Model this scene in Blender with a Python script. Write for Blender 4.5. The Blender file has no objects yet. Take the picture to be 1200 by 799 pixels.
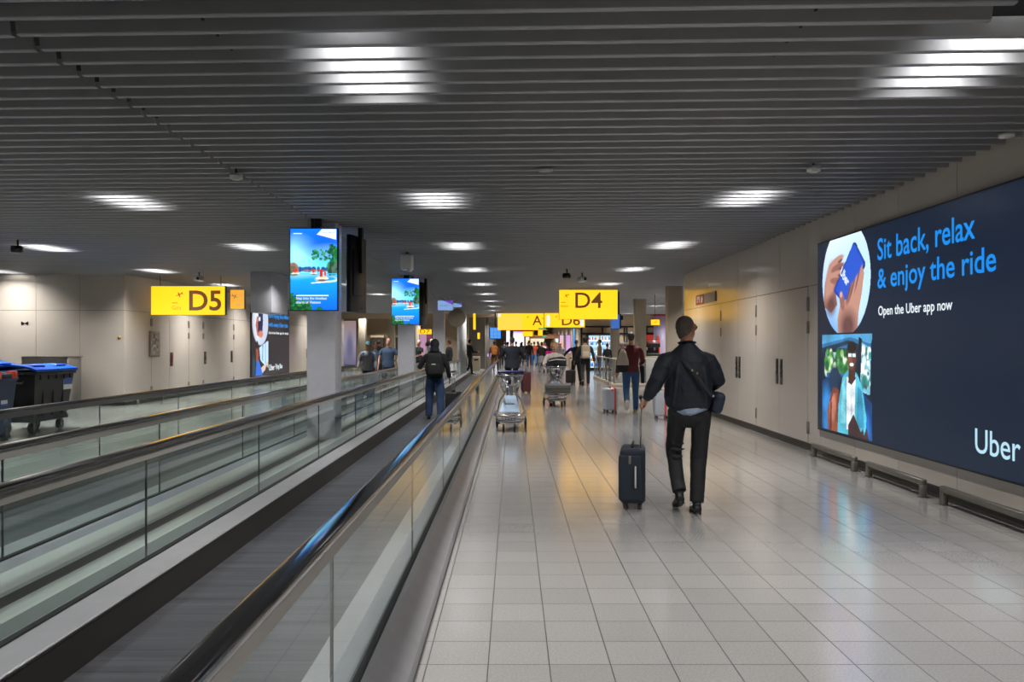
import bpy, bmesh, math, random
import numpy as np
from mathutils import Vector, Matrix, noise
random.seed(4)
C = bpy.context.scene.collection
EYE = 1.573
PI = math.pi
R = math.radians

# ---------------------------------------------------------------- colours / materials
def lin(c):
    if isinstance(c, str):
        c = tuple(int(c[i:i+2], 16)/255 for i in (0, 2, 4))
    return tuple((v/12.92 if v <= .04045 else ((v+.055)/1.055)**2.4) for v in c)

def mat(name, col, rough=.5, metal=0., spec=.5, emit=None, estr=1., noise_amt=0., nscale=8., bump=0., bscale=60., coat=0.):
    m = bpy.data.materials.new(name); m.use_nodes = True
    nt = m.node_tree; b = nt.nodes['Principled BSDF']
    c = lin(col)
    b.inputs['Base Color'].default_value = (*c, 1)
    b.inputs['Roughness'].default_value = rough
    b.inputs['Metallic'].default_value = metal
    b.inputs['Specular IOR Level'].default_value = spec
    if coat: b.inputs['Coat Weight'].default_value = coat; b.inputs['Coat Roughness'].default_value = .12
    if emit is not None:
        b.inputs['Emission Color'].default_value = (*lin(emit), 1) if isinstance(emit, str) else (*emit, 1)
        b.inputs['Emission Strength'].default_value = estr
    if noise_amt or bump:
        tc = nt.nodes.new('ShaderNodeTexCoord')
    if noise_amt:
        n = nt.nodes.new('ShaderNodeTexNoise'); n.inputs['Scale'].default_value = nscale; n.inputs['Detail'].default_value = 5
        nt.links.new(tc.outputs['Object'], n.inputs['Vector'])
        r = nt.nodes.new('ShaderNodeMapRange')
        r.inputs['From Min'].default_value = .25; r.inputs['From Max'].default_value = .75
        r.inputs['To Min'].default_value = 1-noise_amt; r.inputs['To Max'].default_value = 1+noise_amt
        nt.links.new(n.outputs['Fac'], r.inputs['Value'])
        mx = nt.nodes.new('ShaderNodeVectorMath'); mx.operation = 'SCALE'
        mx.inputs[0].default_value = c
        nt.links.new(r.outputs['Result'], mx.inputs['Scale'])
        nt.links.new(mx.outputs['Vector'], b.inputs['Base Color'])
    if bump:
        n2 = nt.nodes.new('ShaderNodeTexNoise'); n2.inputs['Scale'].default_value = bscale; n2.inputs['Detail'].default_value = 4
        nt.links.new(tc.outputs['Object'], n2.inputs['Vector'])
        bp = nt.nodes.new('ShaderNodeBump'); bp.inputs['Strength'].default_value = bump; bp.inputs['Distance'].default_value = .01
        nt.links.new(n2.outputs['Fac'], bp.inputs['Height']); nt.links.new(bp.outputs['Normal'], b.inputs['Normal'])
    return m

def emis(name, col, s=1., spec=False):
    m = bpy.data.materials.new(name); m.use_nodes = True
    nt = m.node_tree; b = nt.nodes['Principled BSDF']
    c = lin(col) if isinstance(col, str) else col
    b.inputs['Base Color'].default_value = (*[v*.1 for v in c], 1)
    b.inputs['Roughness'].default_value = .35
    b.inputs['Emission Color'].default_value = (*c, 1); b.inputs['Emission Strength'].default_value = s
    return m

def paint_mat(name, s=1.):
    m = bpy.data.materials.new(name); m.use_nodes = True
    nt = m.node_tree; b = nt.nodes['Principled BSDF']
    b.inputs['Base Color'].default_value = (.01, .01, .01, 1); b.inputs['Roughness'].default_value = .3
    a = nt.nodes.new('ShaderNodeVertexColor'); a.layer_name = 'Col'
    nt.links.new(a.outputs['Color'], b.inputs['Emission Color']); b.inputs['Emission Strength'].default_value = s
    return m

M = {}
_mc = {}
def cm(col, rough=.85, **k):     # cloth colour cache
    key = (col, rough, tuple(sorted(k.items())))
    if key not in _mc:
        k.setdefault('noise_amt', .12); k.setdefault('nscale', 14)
        _mc[key] = mat('cloth_'+col, col, rough, **k)
    return _mc[key]

# ---------------------------------------------------------------- mesh builder
class MB:
    def __init__(s): s.v = []; s.f = []; s.smooth = []
    def add(s, vs, fs, sm=False):
        n = len(s.v); s.v += [tuple(v) for v in vs]; s.f += [tuple(i+n for i in f) for f in fs]; s.smooth += [sm]*len(fs); return s
    def box(s, x0, x1, y0, y1, z0, z1, mtx=None):
        vs = [Vector((x, y, z)) for z in (z0, z1) for y in (y0, y1) for x in (x0, x1)]
        if mtx is not None: vs = [mtx @ v for v in vs]
        return s.add(vs, [(0,2,3,1),(4,5,7,6),(0,1,5,4),(2,6,7,3),(0,4,6,2),(1,3,7,5)])
    def cbox(s, c, d, mtx=None):
        return s.box(c[0]-d[0]/2, c[0]+d[0]/2, c[1]-d[1]/2, c[1]+d[1]/2, c[2]-d[2]/2, c[2]+d[2]/2, mtx)
    def rbox(s, x0, x1, y0, y1, z0, z1, r=.02, seg=3, mtx=None):
        b = bmesh.new(); bmesh.ops.create_cube(b, size=1)
        for v in b.verts: v.co = Vector((x0+(v.co.x+.5)*(x1-x0), y0+(v.co.y+.5)*(y1-y0), z0+(v.co.z+.5)*(z1-z0)))
        bmesh.ops.bevel(b, geom=b.edges[:], offset=r, segments=seg, affect='EDGES', profile=.5)
        b.verts.index_update()
        vs = [v.co.copy() for v in b.verts]
        if mtx is not None: vs = [mtx @ v for v in vs]
        s.add(vs, [[v.index for v in f.verts] for f in b.faces], True); b.free(); return s
    def tube(s, pts, rad, n=8, cap=True, side=None, sm=True):
        """pts list, rad scalar / list of scalar or (ra, rb); ra along 'side'"""
        pts = [Vector(p) for p in pts]; k = len(pts)
        if not isinstance(rad, list): rad = [rad]*k
        vs = []
        ref = Vector(side) if side is not None else None
        prev = None
        for i, p in enumerate(pts):
            t = (pts[min(i+1, k-1)] - pts[max(i-1, 0)])
            if t.length < 1e-9: t = Vector((0,0,1))
            t.normalize()
            if ref is None:
                a = prev if prev is not None else (Vector((1,0,0)) if abs(t.x) < .9 else Vector((0,1,0)))
            else: a = ref
            a = (a - t*a.dot(t))
            if a.length < 1e-6: a = t.orthogonal()
            a.normalize(); prev = a; b = t.cross(a)
            ra, rb = rad[i] if isinstance(rad[i], (tuple, list)) else (rad[i], rad[i])
            for j in range(n):
                w = 2*PI*j/n
                vs.append(p + a*math.cos(w)*ra + b*math.sin(w)*rb)
        fs = [(i*n+j, i*n+(j+1) % n, (i+1)*n+(j+1) % n, (i+1)*n+j) for i in range(k-1) for j in range(n)]
        if cap: fs += [tuple(range(n-1, -1, -1)), tuple((k-1)*n+j for j in range(n))]
        return s.add(vs, fs, sm)
    def cyl(s, p, q, r, n=12, r2=None, sm=True):
        return s.tube([p, q], [r, r if r2 is None else r2], n, True, None, sm)
    def ell(s, c, r, mtx=None, nu=14, nv=9):
        vs = [Vector((0,0,1))]
        for i in range(1, nv):
            a = PI*i/nv
            for j in range(nu):
                w = 2*PI*j/nu; vs.append(Vector((math.sin(a)*math.cos(w), math.sin(a)*math.sin(w), math.cos(a))))
        vs.append(Vector((0,0,-1)))
        if isinstance(r, (int, float)): r = (r, r, r)
        vs = [Vector((v.x*r[0], v.y*r[1], v.z*r[2])) for v in vs]
        if mtx is not None: vs = [mtx @ v for v in vs]
        vs = [v + Vector(c) for v in vs]
        L = len(vs)-1
        fs = [(0, 1+j, 1+(j+1) % nu) for j in range(nu)]
        for i in range(nv-2):
            for j in range(nu):
                a = 1+i*nu+j; b = 1+i*nu+(j+1) % nu; fs.append((a, a+nu, b+nu, b))
        fs += [(L, 1+(nv-2)*nu+(j+1) % nu, 1+(nv-2)*nu+j) for j in range(nu)]
        return s.add(vs, fs, True)
    def prism(s, poly, axis, a0, a1):
        """extrude 2D polygon along axis 'x','y','z'"""
        def mk(u, v, w): return {'x': (w, u, v), 'y': (u, w, v), 'z': (u, v, w)}[axis]
        n = len(poly); vs = [mk(u, v, a0) for u, v in poly] + [mk(u, v, a1) for u, v in poly]
        fs = [tuple(range(n)), tuple(range(2*n-1, n-1, -1))] + [(i, (i+1) % n, n+(i+1) % n, n+i) for i in range(n)]
        return s.add(vs, fs)
    def mesh(s, name):
        me = bpy.data.meshes.new(name); me.from_pydata([tuple(v) for v in s.v], [], s.f)
        me.polygons.foreach_set('use_smooth', s.smooth)
        b = bmesh.new(); b.from_mesh(me); bmesh.ops.recalc_face_normals(b, faces=b.faces[:]); b.to_mesh(me); b.free()
        me.update(); return me

def link(name, me, m=None, parent=None, loc=None):
    o = bpy.data.objects.new(name, me); C.objects.link(o)
    if m is not None: me.materials.clear(); me.materials.append(m)
    if parent is not None: o.parent = parent
    if loc is not None: o.location = loc
    return o
def obj(name, mb, m, parent=None, loc=None): return link(name, mb.mesh(name), m, parent, loc)
def tag(o, label=None, cat=None, group=None, kind=None):
    if label: o['label'] = label
    if cat: o['category'] = cat
    if group: o['group'] = group
    if kind: o['kind'] = kind
    return o
def thing(name, label, cat, loc=(0,0,0), rz=0., group=None):
    o = bpy.data.objects.new(name, None); C.objects.link(o); o.empty_display_size = .1
    o.location = loc; o.rotation_euler = (0,0,rz); return tag(o, label, cat, group)
def struct(name, mb, m): return tag(obj(name, mb, m), kind='structure')
def copy_tree(o, parent=None):
    c = o.copy(); C.objects.link(c)
    if parent is not None: c.parent = parent; c.matrix_parent_inverse = o.matrix_parent_inverse
    for ch in list(o.children): copy_tree(ch, c)
    return c
def recolor(o, m):
    o.material_slots[0].link = 'OBJECT'; o.material_slots[0].material = m

def fuse(mb, voxel, smooth=2, disp=None):
    """union of closed shapes -> one continuous skin"""
    me = mb.mesh('tmp'); o = bpy.data.objects.new('tmp', me); C.objects.link(o)
    r = o.modifiers.new('r', 'REMESH'); r.mode = 'VOXEL'; r.voxel_size = voxel; r.use_smooth_shade = True
    s = o.modifiers.new('s', 'SMOOTH'); s.factor = .5; s.iterations = smooth
    if disp:
        t = bpy.data.textures.new('t', 'CLOUDS'); t.noise_scale = disp[1]; t.noise_depth = 2
        d = o.modifiers.new('d', 'DISPLACE'); d.texture = t; d.strength = disp[0]; d.mid_level = .5; d.texture_coords = 'LOCAL'
    dg = bpy.context.evaluated_depsgraph_get(); dg.update()
    me2 = bpy.data.meshes.new_from_object(o.evaluated_get(dg))
    bpy.data.objects.remove(o); bpy.data.meshes.remove(me)
    me2.polygons.foreach_set('use_smooth', [True]*len(me2.polygons))
    return me2

# ---------------------------------------------------------------- lettering
def text_mesh(s, w, h, depth=.0015, bold=0.):
    """lettering in local XZ plane, facing -Y, lower left at the origin, fitted to w x h (ink box)"""
    c = bpy.data.curves.new('t', 'FONT'); c.body = s; c.resolution_u = 4
    if bold: c.offset = bold
    o = bpy.data.objects.new('t', c); C.objects.link(o)
    dg = bpy.context.evaluated_depsgraph_get(); dg.update()
    me = bpy.data.meshes.new_from_object(o.evaluated_get(dg)); bpy.data.objects.remove(o); bpy.data.curves.remove(c)
    n = len(me.vertices); co = np.empty(n*3, dtype=np.float32); me.vertices.foreach_get('co', co); co = co.reshape(-1, 3)
    mn = co.min(0); mxx = co.max(0); sx = w/(mxx[0]-mn[0]); sz = h/(mxx[1]-mn[1]) if h else sx
    out = np.stack([(co[:,0]-mn[0])*sx, np.zeros(n)-depth, (co[:,1]-mn[1])*sz], 1)
    me.vertices.foreach_set('co', out.astype(np.float32).ravel()); me.update()
    return me
def text(name, s, w, h, m, parent, loc, rz=0., bold=0.):
    o = link(name, text_mesh(s, w, h, bold=bold), m, parent, loc); o.rotation_euler = (0,0,rz); return o

# ---------------------------------------------------------------- painted (printed / LED) pictures
class Paint:
    def __init__(s, w, h, bg='000000'):
        s.w, s.h = w, h; s.a = np.zeros((h, w, 3)); s.a[:] = lin(bg)
        s.U, s.V = np.meshgrid((np.arange(w)+.5)/w, (np.arange(h)+.5)/h)    # v upwards
    def blend(s, mask, col):
        c = np.array(lin(col)) if isinstance(col, str) else np.array(col); mk = np.clip(mask, 0, 1)[..., None]
        s.a = s.a*(1-mk)+c*mk; return s
    def grad(s, cols):
        k = np.array([lin(c) for _, c in cols]); t = np.array([v for v, _ in cols])
        for i in range(3): s.a[..., i] = np.interp(s.V, t, k[:, i])
        return s
    def ell(s, cx, cy, rx, ry, col, soft=.08, rot=0.):
        x = s.U-cx; y = s.V-cy; c, q = math.cos(rot), math.sin(rot)
        d = np.sqrt(((x*c+y*q)/rx)**2+((-x*q+y*c)/ry)**2)
        return s.blend((1-d)/soft+.5, col)
    def poly(s, pts, col):
        m = np.zeros_like(s.U, dtype=bool); n = len(pts)
        for i in range(n):
            x1, y1 = pts[i]; x2, y2 = pts[(i+1) % n]
            if y1 == y2: continue
            c = ((y1 > s.V) != (y2 > s.V)) & (s.U < (x2-x1)*(s.V-y1)/(y2-y1)+x1); m ^= c
        return s.blend(m.astype(float), col)
    def rect(s, x0, x1, y0, y1, col): return s.blend(((s.U >= x0)&(s.U < x1)&(s.V >= y0)&(s.V < y1)).astype(float), col)
    def blobs(s, n, box, r, cols, seed=1, asp=1.):
        g = random.Random(seed)
        for _ in range(n):
            rr = g.uniform(*r); s.ell(g.uniform(box[0], box[1]), g.uniform(box[2], box[3]), rr, rr*asp, g.choice(cols), .5)
        return s
    def panel(s, name, W, H, m, parent, loc, rz=0., keep=None):
        """flat picture in local XZ facing -Y, lower left at origin"""
        xs = np.linspace(0, W, s.w+1); zs = np.linspace(0, H, s.h+1)
        X, Z = np.meshgrid(xs, zs); v = np.stack([X.ravel(), np.zeros(X.size), Z.ravel()], 1)
        i = np.arange(s.h)[:, None]*(s.w+1)+np.arange(s.w)[None]
        f = np.stack([i, i+1, i+s.w+2, i+s.w+1], -1).reshape(-1, 4); colr = s.a.reshape(-1, 3)
        if keep is not None:
            k = keep(s.U, s.V).ravel(); f = f[k]; colr = colr[k]
        me = bpy.data.meshes.new(name); me.from_pydata(v.tolist(), [], f.tolist())
        at = me.color_attributes.new('Col', 'FLOAT_COLOR', 'CORNER')
        cc = np.ones((len(f), 4, 4), dtype=np.float32); cc[..., :3] = colr[:, None, :]
        at.data.foreach_set('color', cc.ravel()); me.update()
        o = link(name, me, m, parent, loc); o.rotation_euler = (0,0,rz); return o
# ================================================================ setting
CEIL = EYE + 1.77           # underside of the ceiling slats
SL = -.036                  # the slats run very slightly askew to the corridor
def tile_floor(name):
    m = bpy.data.materials.new(name); m.use_nodes = True; nt = m.node_tree; b = nt.nodes['Principled BSDF']
    tc = nt.nodes.new('ShaderNodeTexCoord'); mp = nt.nodes.new('ShaderNodeMapping')
    mp.inputs['Location'].default_value = (.1207+30, -.255+30, 0)
    nt.links.new(tc.outputs['Object'], mp.inputs['Vector'])
    br = nt.nodes.new('ShaderNodeTexBrick'); br.offset = 0; br.offset_frequency = 1; br.squash = 1
    br.inputs['Scale'].default_value = 1; br.inputs['Brick Width'].default_value = .3; br.inputs['Row Height'].default_value = .3
    br.inputs['Mortar Size'].default_value = .0028; br.inputs['Mortar Smooth'].default_value = .1
    br.inputs['Color1'].default_value = (*lin('a19f9d'), 1); br.inputs['Color2'].default_value = (*lin('a9a7a5'), 1)
    br.inputs['Mortar'].default_value = (*lin('1f1d1b'), 1)
    nt.links.new(mp.outputs['Vector'], br.inputs['Vector'])
    n = nt.nodes.new('ShaderNodeTexNoise'); n.inputs['Scale'].default_value = 90; n.inputs['Detail'].default_value = 6
    nt.links.new(tc.outputs['Object'], n.inputs['Vector'])
    mr = nt.nodes.new('ShaderNodeMapRange'); mr.inputs['To Min'].default_value = .88; mr.inputs['To Max'].default_value = 1.1
    mr.inputs['From Min'].default_value = .3; mr.inputs['From Max'].default_value = .7
    nt.links.new(n.outputs['Fac'], mr.inputs['Value'])
    vm = nt.nodes.new('ShaderNodeVectorMath'); vm.operation = 'SCALE'
    nt.links.new(br.outputs['Color'], vm.inputs[0]); nt.links.new(mr.outputs['Result'], vm.inputs['Scale'])
    nt.links.new(vm.outputs['Vector'], b.inputs['Base Color'])
    n2 = nt.nodes.new('ShaderNodeTexNoise'); n2.inputs['Scale'].default_value = 3; nt.links.new(tc.outputs['Object'], n2.inputs['Vector'])
    r2 = nt.nodes.new('ShaderNodeMapRange'); r2.inputs['To Min'].default_value = .11; r2.inputs['To Max'].default_value = .18
    nt.links.new(n2.outputs['Fac'], r2.inputs['Value'])
    ad = nt.nodes.new('ShaderNodeMath'); ad.operation = 'MULTIPLY_ADD'; ad.inputs[1].default_value = .5
    nt.links.new(br.outputs['Fac'], ad.inputs[0]); nt.links.new(r2.outputs['Result'], ad.inputs[2]); nt.links.new(ad.outputs['Value'], b.inputs['Roughness'])
    bp = nt.nodes.new('ShaderNodeBump'); bp.invert = True; bp.inputs['Strength'].default_value = .5; bp.inputs['Distance'].default_value = .002
    nt.links.new(br.outputs['Fac'], bp.inputs['Height']); nt.links.new(bp.outputs['Normal'], b.inputs['Coat Normal'])
    iv = nt.nodes.new('ShaderNodeMath'); iv.operation = 'SUBTRACT'; iv.inputs[0].default_value = 1; iv.use_clamp = True; nt.links.new(br.outputs['Fac'], iv.inputs[1]); nt.links.new(iv.outputs[0], b.inputs['Coat Weight']); nt.links.new(bp.outputs['Normal'], b.inputs['Normal'])
    b.inputs['Specular IOR Level'].default_value = .8; b.inputs['IOR'].default_value = 1.65; b.inputs['Coat Weight'].default_value = 1.; b.inputs['Coat Roughness'].default_value = .21
    return m
M['tile'] = tile_floor('floor_tiles')
M['lino'] = mat('left_floor', '8c8e8a', .2, noise_amt=.06, nscale=2)
M['slat'] = mat('slat_metal', '86878a', .42, metal=.25, noise_amt=.04, nscale=3)
M['dark'] = mat('plenum_black', '0a0a0a', .9)
M['wall'] = mat('wall_panel_lacquer', 'b4aca2', .3, spec=.5, coat=.7, noise_amt=.05, nscale=1.3)
M['wall2'] = mat('far_wall_warm', 'b09c82', .5)
M['seam'] = mat('wall_seam', '3a362f', .8)
M['plinth'] = mat('plinth_dark', '26231f', .45, spec=.5)
M['column'] = mat('column_grey', 'c4c4cc', .45, noise_amt=.04)
M['colside'] = mat('column_warm_edge', 'a89a86', .35)
M['steel'] = mat('brushed_steel', 'a5a39f', .33, metal=.9, noise_amt=.08, nscale=20)
M['dsteel'] = mat('dull_steel', '7d7972', .45, metal=.7, noise_amt=.1, nscale=9)
M['alu'] = mat('deck_aluminium', 'a9a9ad', .42, metal=.55, noise_amt=.06, nscale=6)
M['skirt'] = mat('skirt_dark', '34322f', .4, metal=.5, noise_amt=.1, nscale=2)
M['rubber'] = mat('handrail_rubber', '0b0b0c', .07, spec=1., coat=1.)
M['black'] = mat('black_plastic', '101011', .4)
M['blackm'] = mat('black_metal', '17171a', .45, metal=.4)
M['white'] = mat('white_plastic', 'c9c9c6', .45)
M['red'] = mat('sign_red', '9c1420', .4)
M['yellow'] = emis('sign_yellow', (1.45, .74, .015), 1.0)
M['ycase'] = mat('sign_casing', '6b6355', .4, metal=.4)
M['brown'] = mat('sign_lettering', '43290c', .5, emit=(.10,.042,.008), estr=1)
M['paint'] = paint_mat('led_picture', 1.3)
M['wtext'] = emis('white_lettering', 'e8f2f8', 1.0)
M['btext'] = emis('blue_lettering', '1184dc', 1.15)

def glass(name, tint, boost=1.5):
    m = bpy.data.materials.new(name); m.use_nodes = True; nt = m.node_tree
    nt.nodes.remove(nt.nodes['Principled BSDF']); out = nt.nodes['Material Output']
    t = nt.nodes.new('ShaderNodeBsdfTransparent'); t.inputs['Color'].default_value = (*tint, 1)
    g = nt.nodes.new('ShaderNodeBsdfGlossy'); g.inputs['Roughness'].default_value = .02; g.inputs['Color'].default_value = (.9,.95,.93,1)
    lw = nt.nodes.new('ShaderNodeLayerWeight'); lw.inputs['Blend'].default_value = .33
    ge = nt.nodes.new('ShaderNodeNewGeometry')       # only the entry face of the pane reflects and tints
    inv = nt.nodes.new('ShaderNodeMath'); inv.operation = 'SUBTRACT'; inv.inputs[0].default_value = boost
    ml = nt.nodes.new('ShaderNodeMath'); ml.operation = 'MULTIPLY'; ml.inputs[1].default_value = boost
    nt.links.new(ge.outputs['Backfacing'], ml.inputs[0]); nt.links.new(ml.outputs[0], inv.inputs[1])
    mu = nt.nodes.new('ShaderNodeMath'); mu.operation = 'MULTIPLY'; mu.use_clamp = True
    nt.links.new(lw.outputs['Fresnel'], mu.inputs[0]); nt.links.new(inv.outputs[0], mu.inputs[1])
    mc = nt.nodes.new('ShaderNodeMix'); mc.data_type = 'RGBA'
    mc.inputs[6].default_value = (*tint, 1); mc.inputs[7].default_value = (1, 1, 1, 1)
    nt.links.new(ge.outputs['Backfacing'], mc.inputs[0]); nt.links.new(mc.outputs[2], t.inputs['Color'])
    mx = nt.nodes.new('ShaderNodeMixShader'); nt.links.new(mu.outputs['Value'], mx.inputs[0])
    nt.links.new(t.outputs[0], mx.inputs[1]); nt.links.new(g.outputs[0], mx.inputs[2]); nt.links.new(mx.outputs[0], out.inputs['Surface'])
    return m
M['glass'] = glass('balustrade_glass', (.80, .88, .86), 1.1)
M['cglass'] = glass('clear_glass', (.92, .95, .94), 1.0)

# floor: tiled right half, smooth floor on the left
struct('floor', MB().box(-.46, 16, -4, 90, -.1, 0), M['tile'])
struct('floor', MB().box(-18, -.46, -4, 90, -.1, 0), M['lino'])

# ceiling: metal slats across the hall under a black void
ceil = struct('ceiling', MB().box(-18, 16, -4, 90, CEIL+.55, CEIL+.6), M['dark'])
sl = MB(); pitch = .226
def slat(mb, xa, xb, y0):
    ya, yb = y0+SL*xa, y0+SL*xb
    t = .004
    # profile in (y,z): face toward the viewer, lower lip turned back
    prof = [(-.022, .105), (0, .006), (.006, 0), (.038, 0), (.042, .006), (.042, .02), (.038, .02), (.038, .008), (.007, .008), (-.017, .105)]
    n = len(prof); vs = [(xa, ya+p, CEIL+q) for p, q in prof] + [(xb, yb+p, CEIL+q) for p, q in prof]
    fs = [tuple(range(n)), tuple(range(2*n-1, n-1, -1))] + [(i, (i+1) % n, n+(i+1) % n, n+i) for i in range(n)]
    mb.add(vs, fs)
k = -14
while True:
    y0 = 4.30+.09+k*pitch
    if y0 > 47: break
    xr = 4.36 if y0 < 20.2 else 13
    if y0 < 4.45: xr = 2.62
    slat(sl, -2.86+.02, xr, y0)
    xl = -16 if y0 < 20.2 else -9.88
    slat(sl, xl, -2.86-.02, y0+.012)
    k += 1
so = obj('slat_panel', sl, M['slat'], ceil)
# little hanger clips along the slats
cl = MB()
for j in range(30):
    y0 = 4.39+j*pitch
    for x in (-1.75, 1.65, -3.75):
        cl.box(x, x+.012, y0+SL*x-.05, y0+SL*x-.03, CEIL+.05, CEIL+.115)
obj('hanger_clip', cl, M['blackm'], ceil)
# carrier rails over the slats and a plain ceiling beyond the slatted part
rl = MB()
for x in (-14, -11, -8, -5.2, -3.4, -2.3, .2, 2.4, 4.1): rl.box(x-.02, x+.02, -4, 47, CEIL+.118, CEIL+.16)
obj('carrier_rail', rl, M['blackm'], ceil)
struct('ceiling', MB().box(-18, 16, 47.3, 90, CEIL-.02, CEIL+.04), mat('far_ceiling', '77706a', .5))
struct('trim_6', MB().box(-2.68, -2.532, -2, 39.6, 0, .188).box(-3.088, -2.84, -2, 39.6, 0, .188), mat('cover_plate', 'a2a6a2', .35))
struct('trim_7', MB().box(-2.84, -2.68, -2, 39.6, 0, .165), M['plinth'])
struct('trim_1', MB().box(-9.9, -3.4, 45.2, 45.5, CEIL-.3, CEIL+.1), M['wall2'])
struct('trim_2', MB().box(-2.6, 5.4, 46.9, 47.3, CEIL-.16, CEIL+.1), M['wall2'])
# hanging bulkhead beside the left wall
struct('trim_3', MB().rbox(-6.42, -5.9, 19.2, 20.6, EYE+.77, CEIL+.02, .01, 1), M['column'])

# right wall clad in panels with open joints
WX = 4.39
w = MB(); w.box(WX+.02, WX+.45, -4, 20.1, 0, CEIL+.55)
wr = struct('wall_right', w, M['seam'])
cl = MB()
SE = WX and 2.432
def rp(mb, y0, y1, z0, z1, g=.004, pr=0.): mb.box(WX-pr, WX+.03, y0+g, y1-g, z0+g, z1-g)
ys = [-4, -2.6, -1.4, -.2, .95, 2.1, 3.25, 4.4, 5.4, 6.6, 7.76, 8.94, 10.08, 11.2, 11.67, 12.93, 14.15, 15.3, 16.55, 17.7, 18.8, 20.1]
for a, b in zip(ys[:-1], ys[1:]):
    if a >= 11.2: rp(cl, a, b, SE, CEIL+.1)
    else: rp(cl, a, b, .1, CEIL+.1)
rp(cl, 11.2, 11.67, .1, SE); rp(cl, 17.7, 18.8, .1, SE); rp(cl, 18.8, 20.1, .1, SE)
cl.box(WX, WX+.46, 20.1, 20.13, .1, CEIL+.1)
obj('wall_panel', cl, M['wall'], wr)
struct('baseboard_right', MB().box(WX-.02, WX+.03, -4, 20.1, 0, .1).box(WX-.06, WX-.02, -4, 11.0, 0, .022), M['plinth'])

def hinge_mb(y, z0, z1, pr=.008):
    h = MB(); h.box(WX-pr, WX, y-.05, y-.004, z0, z1); h.box(WX-pr, WX, y+.004, y+.05, z0, z1); h.cyl((WX-pr, y, z0), (WX-pr, y, z1), .008, 8); return h
def right_door(n, y0, y1, hy, hs=1):
    b = MB(); b.box(WX-.006, WX+.03, y0+.005, y1-.005, .105, SE-.006)
    d = struct('door_%d' % n, b, M['wall'])
    if hy is not None:
        p = MB(); s = hs
        ya, yb = sorted((hy, hy+s*.14))
        p.rbox(WX-.012, WX-.004, ya, yb, .91, 1.33, .004, 1)
        ph = obj('handle_plate', p, M['black'], d)
        q = MB(); yc = (ya+yb)/2
        q.rbox(WX-.03, WX-.01, yc-.02, yc+.02, 1.18, 1.30, .004, 1); q.rbox(WX-.028, WX-.01, yc-.03, yc+.03, .95, 1.03, .004, 1)
        q.cyl((WX-.035, yc, 1.1), (WX-.01, yc, 1.1), .014, 10)
        obj('handle', q, M['dsteel'], ph)
    return d
d1 = right_door(1, 11.67, 12.93, 12.75, 1); d2 = right_door(2, 12.93, 14.15, 12.95, 1)
d3 = right_door(3, 14.15, 15.30, 15.12, 1); d4 = right_door(4, 15.30, 16.55, 15.32, 1); d5 = right_door(5, 16.55, 17.7, None)
for d, y in ((d1, 11.67), (d2, 14.15), (d4, 16.55)):
    for z0, z1 in ((2.06, 2.27), (1.73, 1.91), (.24, .42)):
        obj('hinge', hinge_mb(y, z0, z1), M['dsteel'], d)

# left side: an alcove wall facing the walkways, then a long receding wall
LX, LY = -9.9, 20.0
w = MB(); w.box(LX-.5, LX-.02, LY+.02, 46, 0, CEIL+.55); w.box(-13.15, LX-.02, LY+.02, LY+.4, 0, CEIL+.55)
wl = struct('wall_left', w, M['seam'])
cl = MB()
xs = [-13.1, -12.15, -11.03, LX]
for a, b in zip(xs[:-1], xs[1:]):
    for z0, z1 in ((.1, SE), (SE, CEIL+.1)): cl.box(a+.004, b-.004, LY, LY+.03, z0+.004, z1-.004)
def lD(x): return -LX*920/(601-x)
lys = [LY, lD(177.3), lD(198.3), lD(221), lD(238), lD(257), lD(273.7), lD(288), lD(293.5), lD(337.5), 37.2, 38.4, 40, 42, 44, 46]
for i, (a, b) in enumerate(zip(lys[:-1], lys[1:])):
    cl.box(LX-.03, LX, a+.004, b-.004, SE+.004, CEIL+.1)
    if not 1 <= i <= 6: cl.box(LX-.03, LX, a+.004, b-.004, .1, SE-.004)
obj('wall_panel', cl, M['wall'], wl)
struct('baseboard_left', MB().box(LX-.03, LX+.02, LY-.02, 46, 0, .1).box(-13.1, LX+.02, LY-.02, LY+.02, 0, .1), M['plinth'])
for i in range(1, 7):
    a, b = lys[i], lys[i+1]
    d = struct('door_%d' % (5+i), MB().box(LX-.03, LX+.006, a+.005, b-.005, .105, SE-.006), M['wall'])
    if i in (2, 4, 5):
        yc = {2: lD(217.5), 4: lD(239.6)+.9, 5: lD(273)}[i]
        yc = {2: a+.14+.9*0, 4: a+.16, 5: b-.2}[i]
        ph = obj('handle_plate', MB().rbox(LX+.004, LX+.012, yc-.1, yc+.1, .93, 1.33, .004, 1), M['black'], d)
        obj('handle', MB().rbox(LX+.01, LX+.03, yc-.03, yc+.03, 1.17, 1.29, .004, 1).rbox(LX+.01, LX+.028, yc-.03, yc+.03, .97, 1.04, .004, 1), M['red'] if i == 2 else M['dsteel'], ph)
    if i in (1, 3, 4, 6):
        for z0, z1 in ((2.06, 2.27), (1.73, 1.91), (.24, .42)):
            h = MB(); h.box(LX, LX+.014, a-.06, a+.06, z0, z1); obj('hinge', h, M['dsteel'], d)
# double door past the poster
d = struct('door_12', MB().box(LX-.03, LX+.006, 37.2, 38.4, .105, SE-.006), M['wall'])
ph = obj('handle_plate', MB().box(LX+.004, LX+.014, 37.6, 37.85, .9, 1.35), M['black'], d)
# far left end of the alcove and outer walls
struct('wall_outer_left', MB().box(-16.3, -16, -4, LY+.4, 0, CEIL+.6).box(-16, -13.15, LY+1.2, LY+1.4, 0, CEIL+.6), M['wall'])
struct('trim_4', MB().box(-13.35, -13.15, LY-.02, LY+.4, 0, CEIL+.1), M['dsteel'])
struct('wall_behind', MB().box(-18, 16, -4.3, -4, 0, CEIL+.6), M['wall'])
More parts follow.
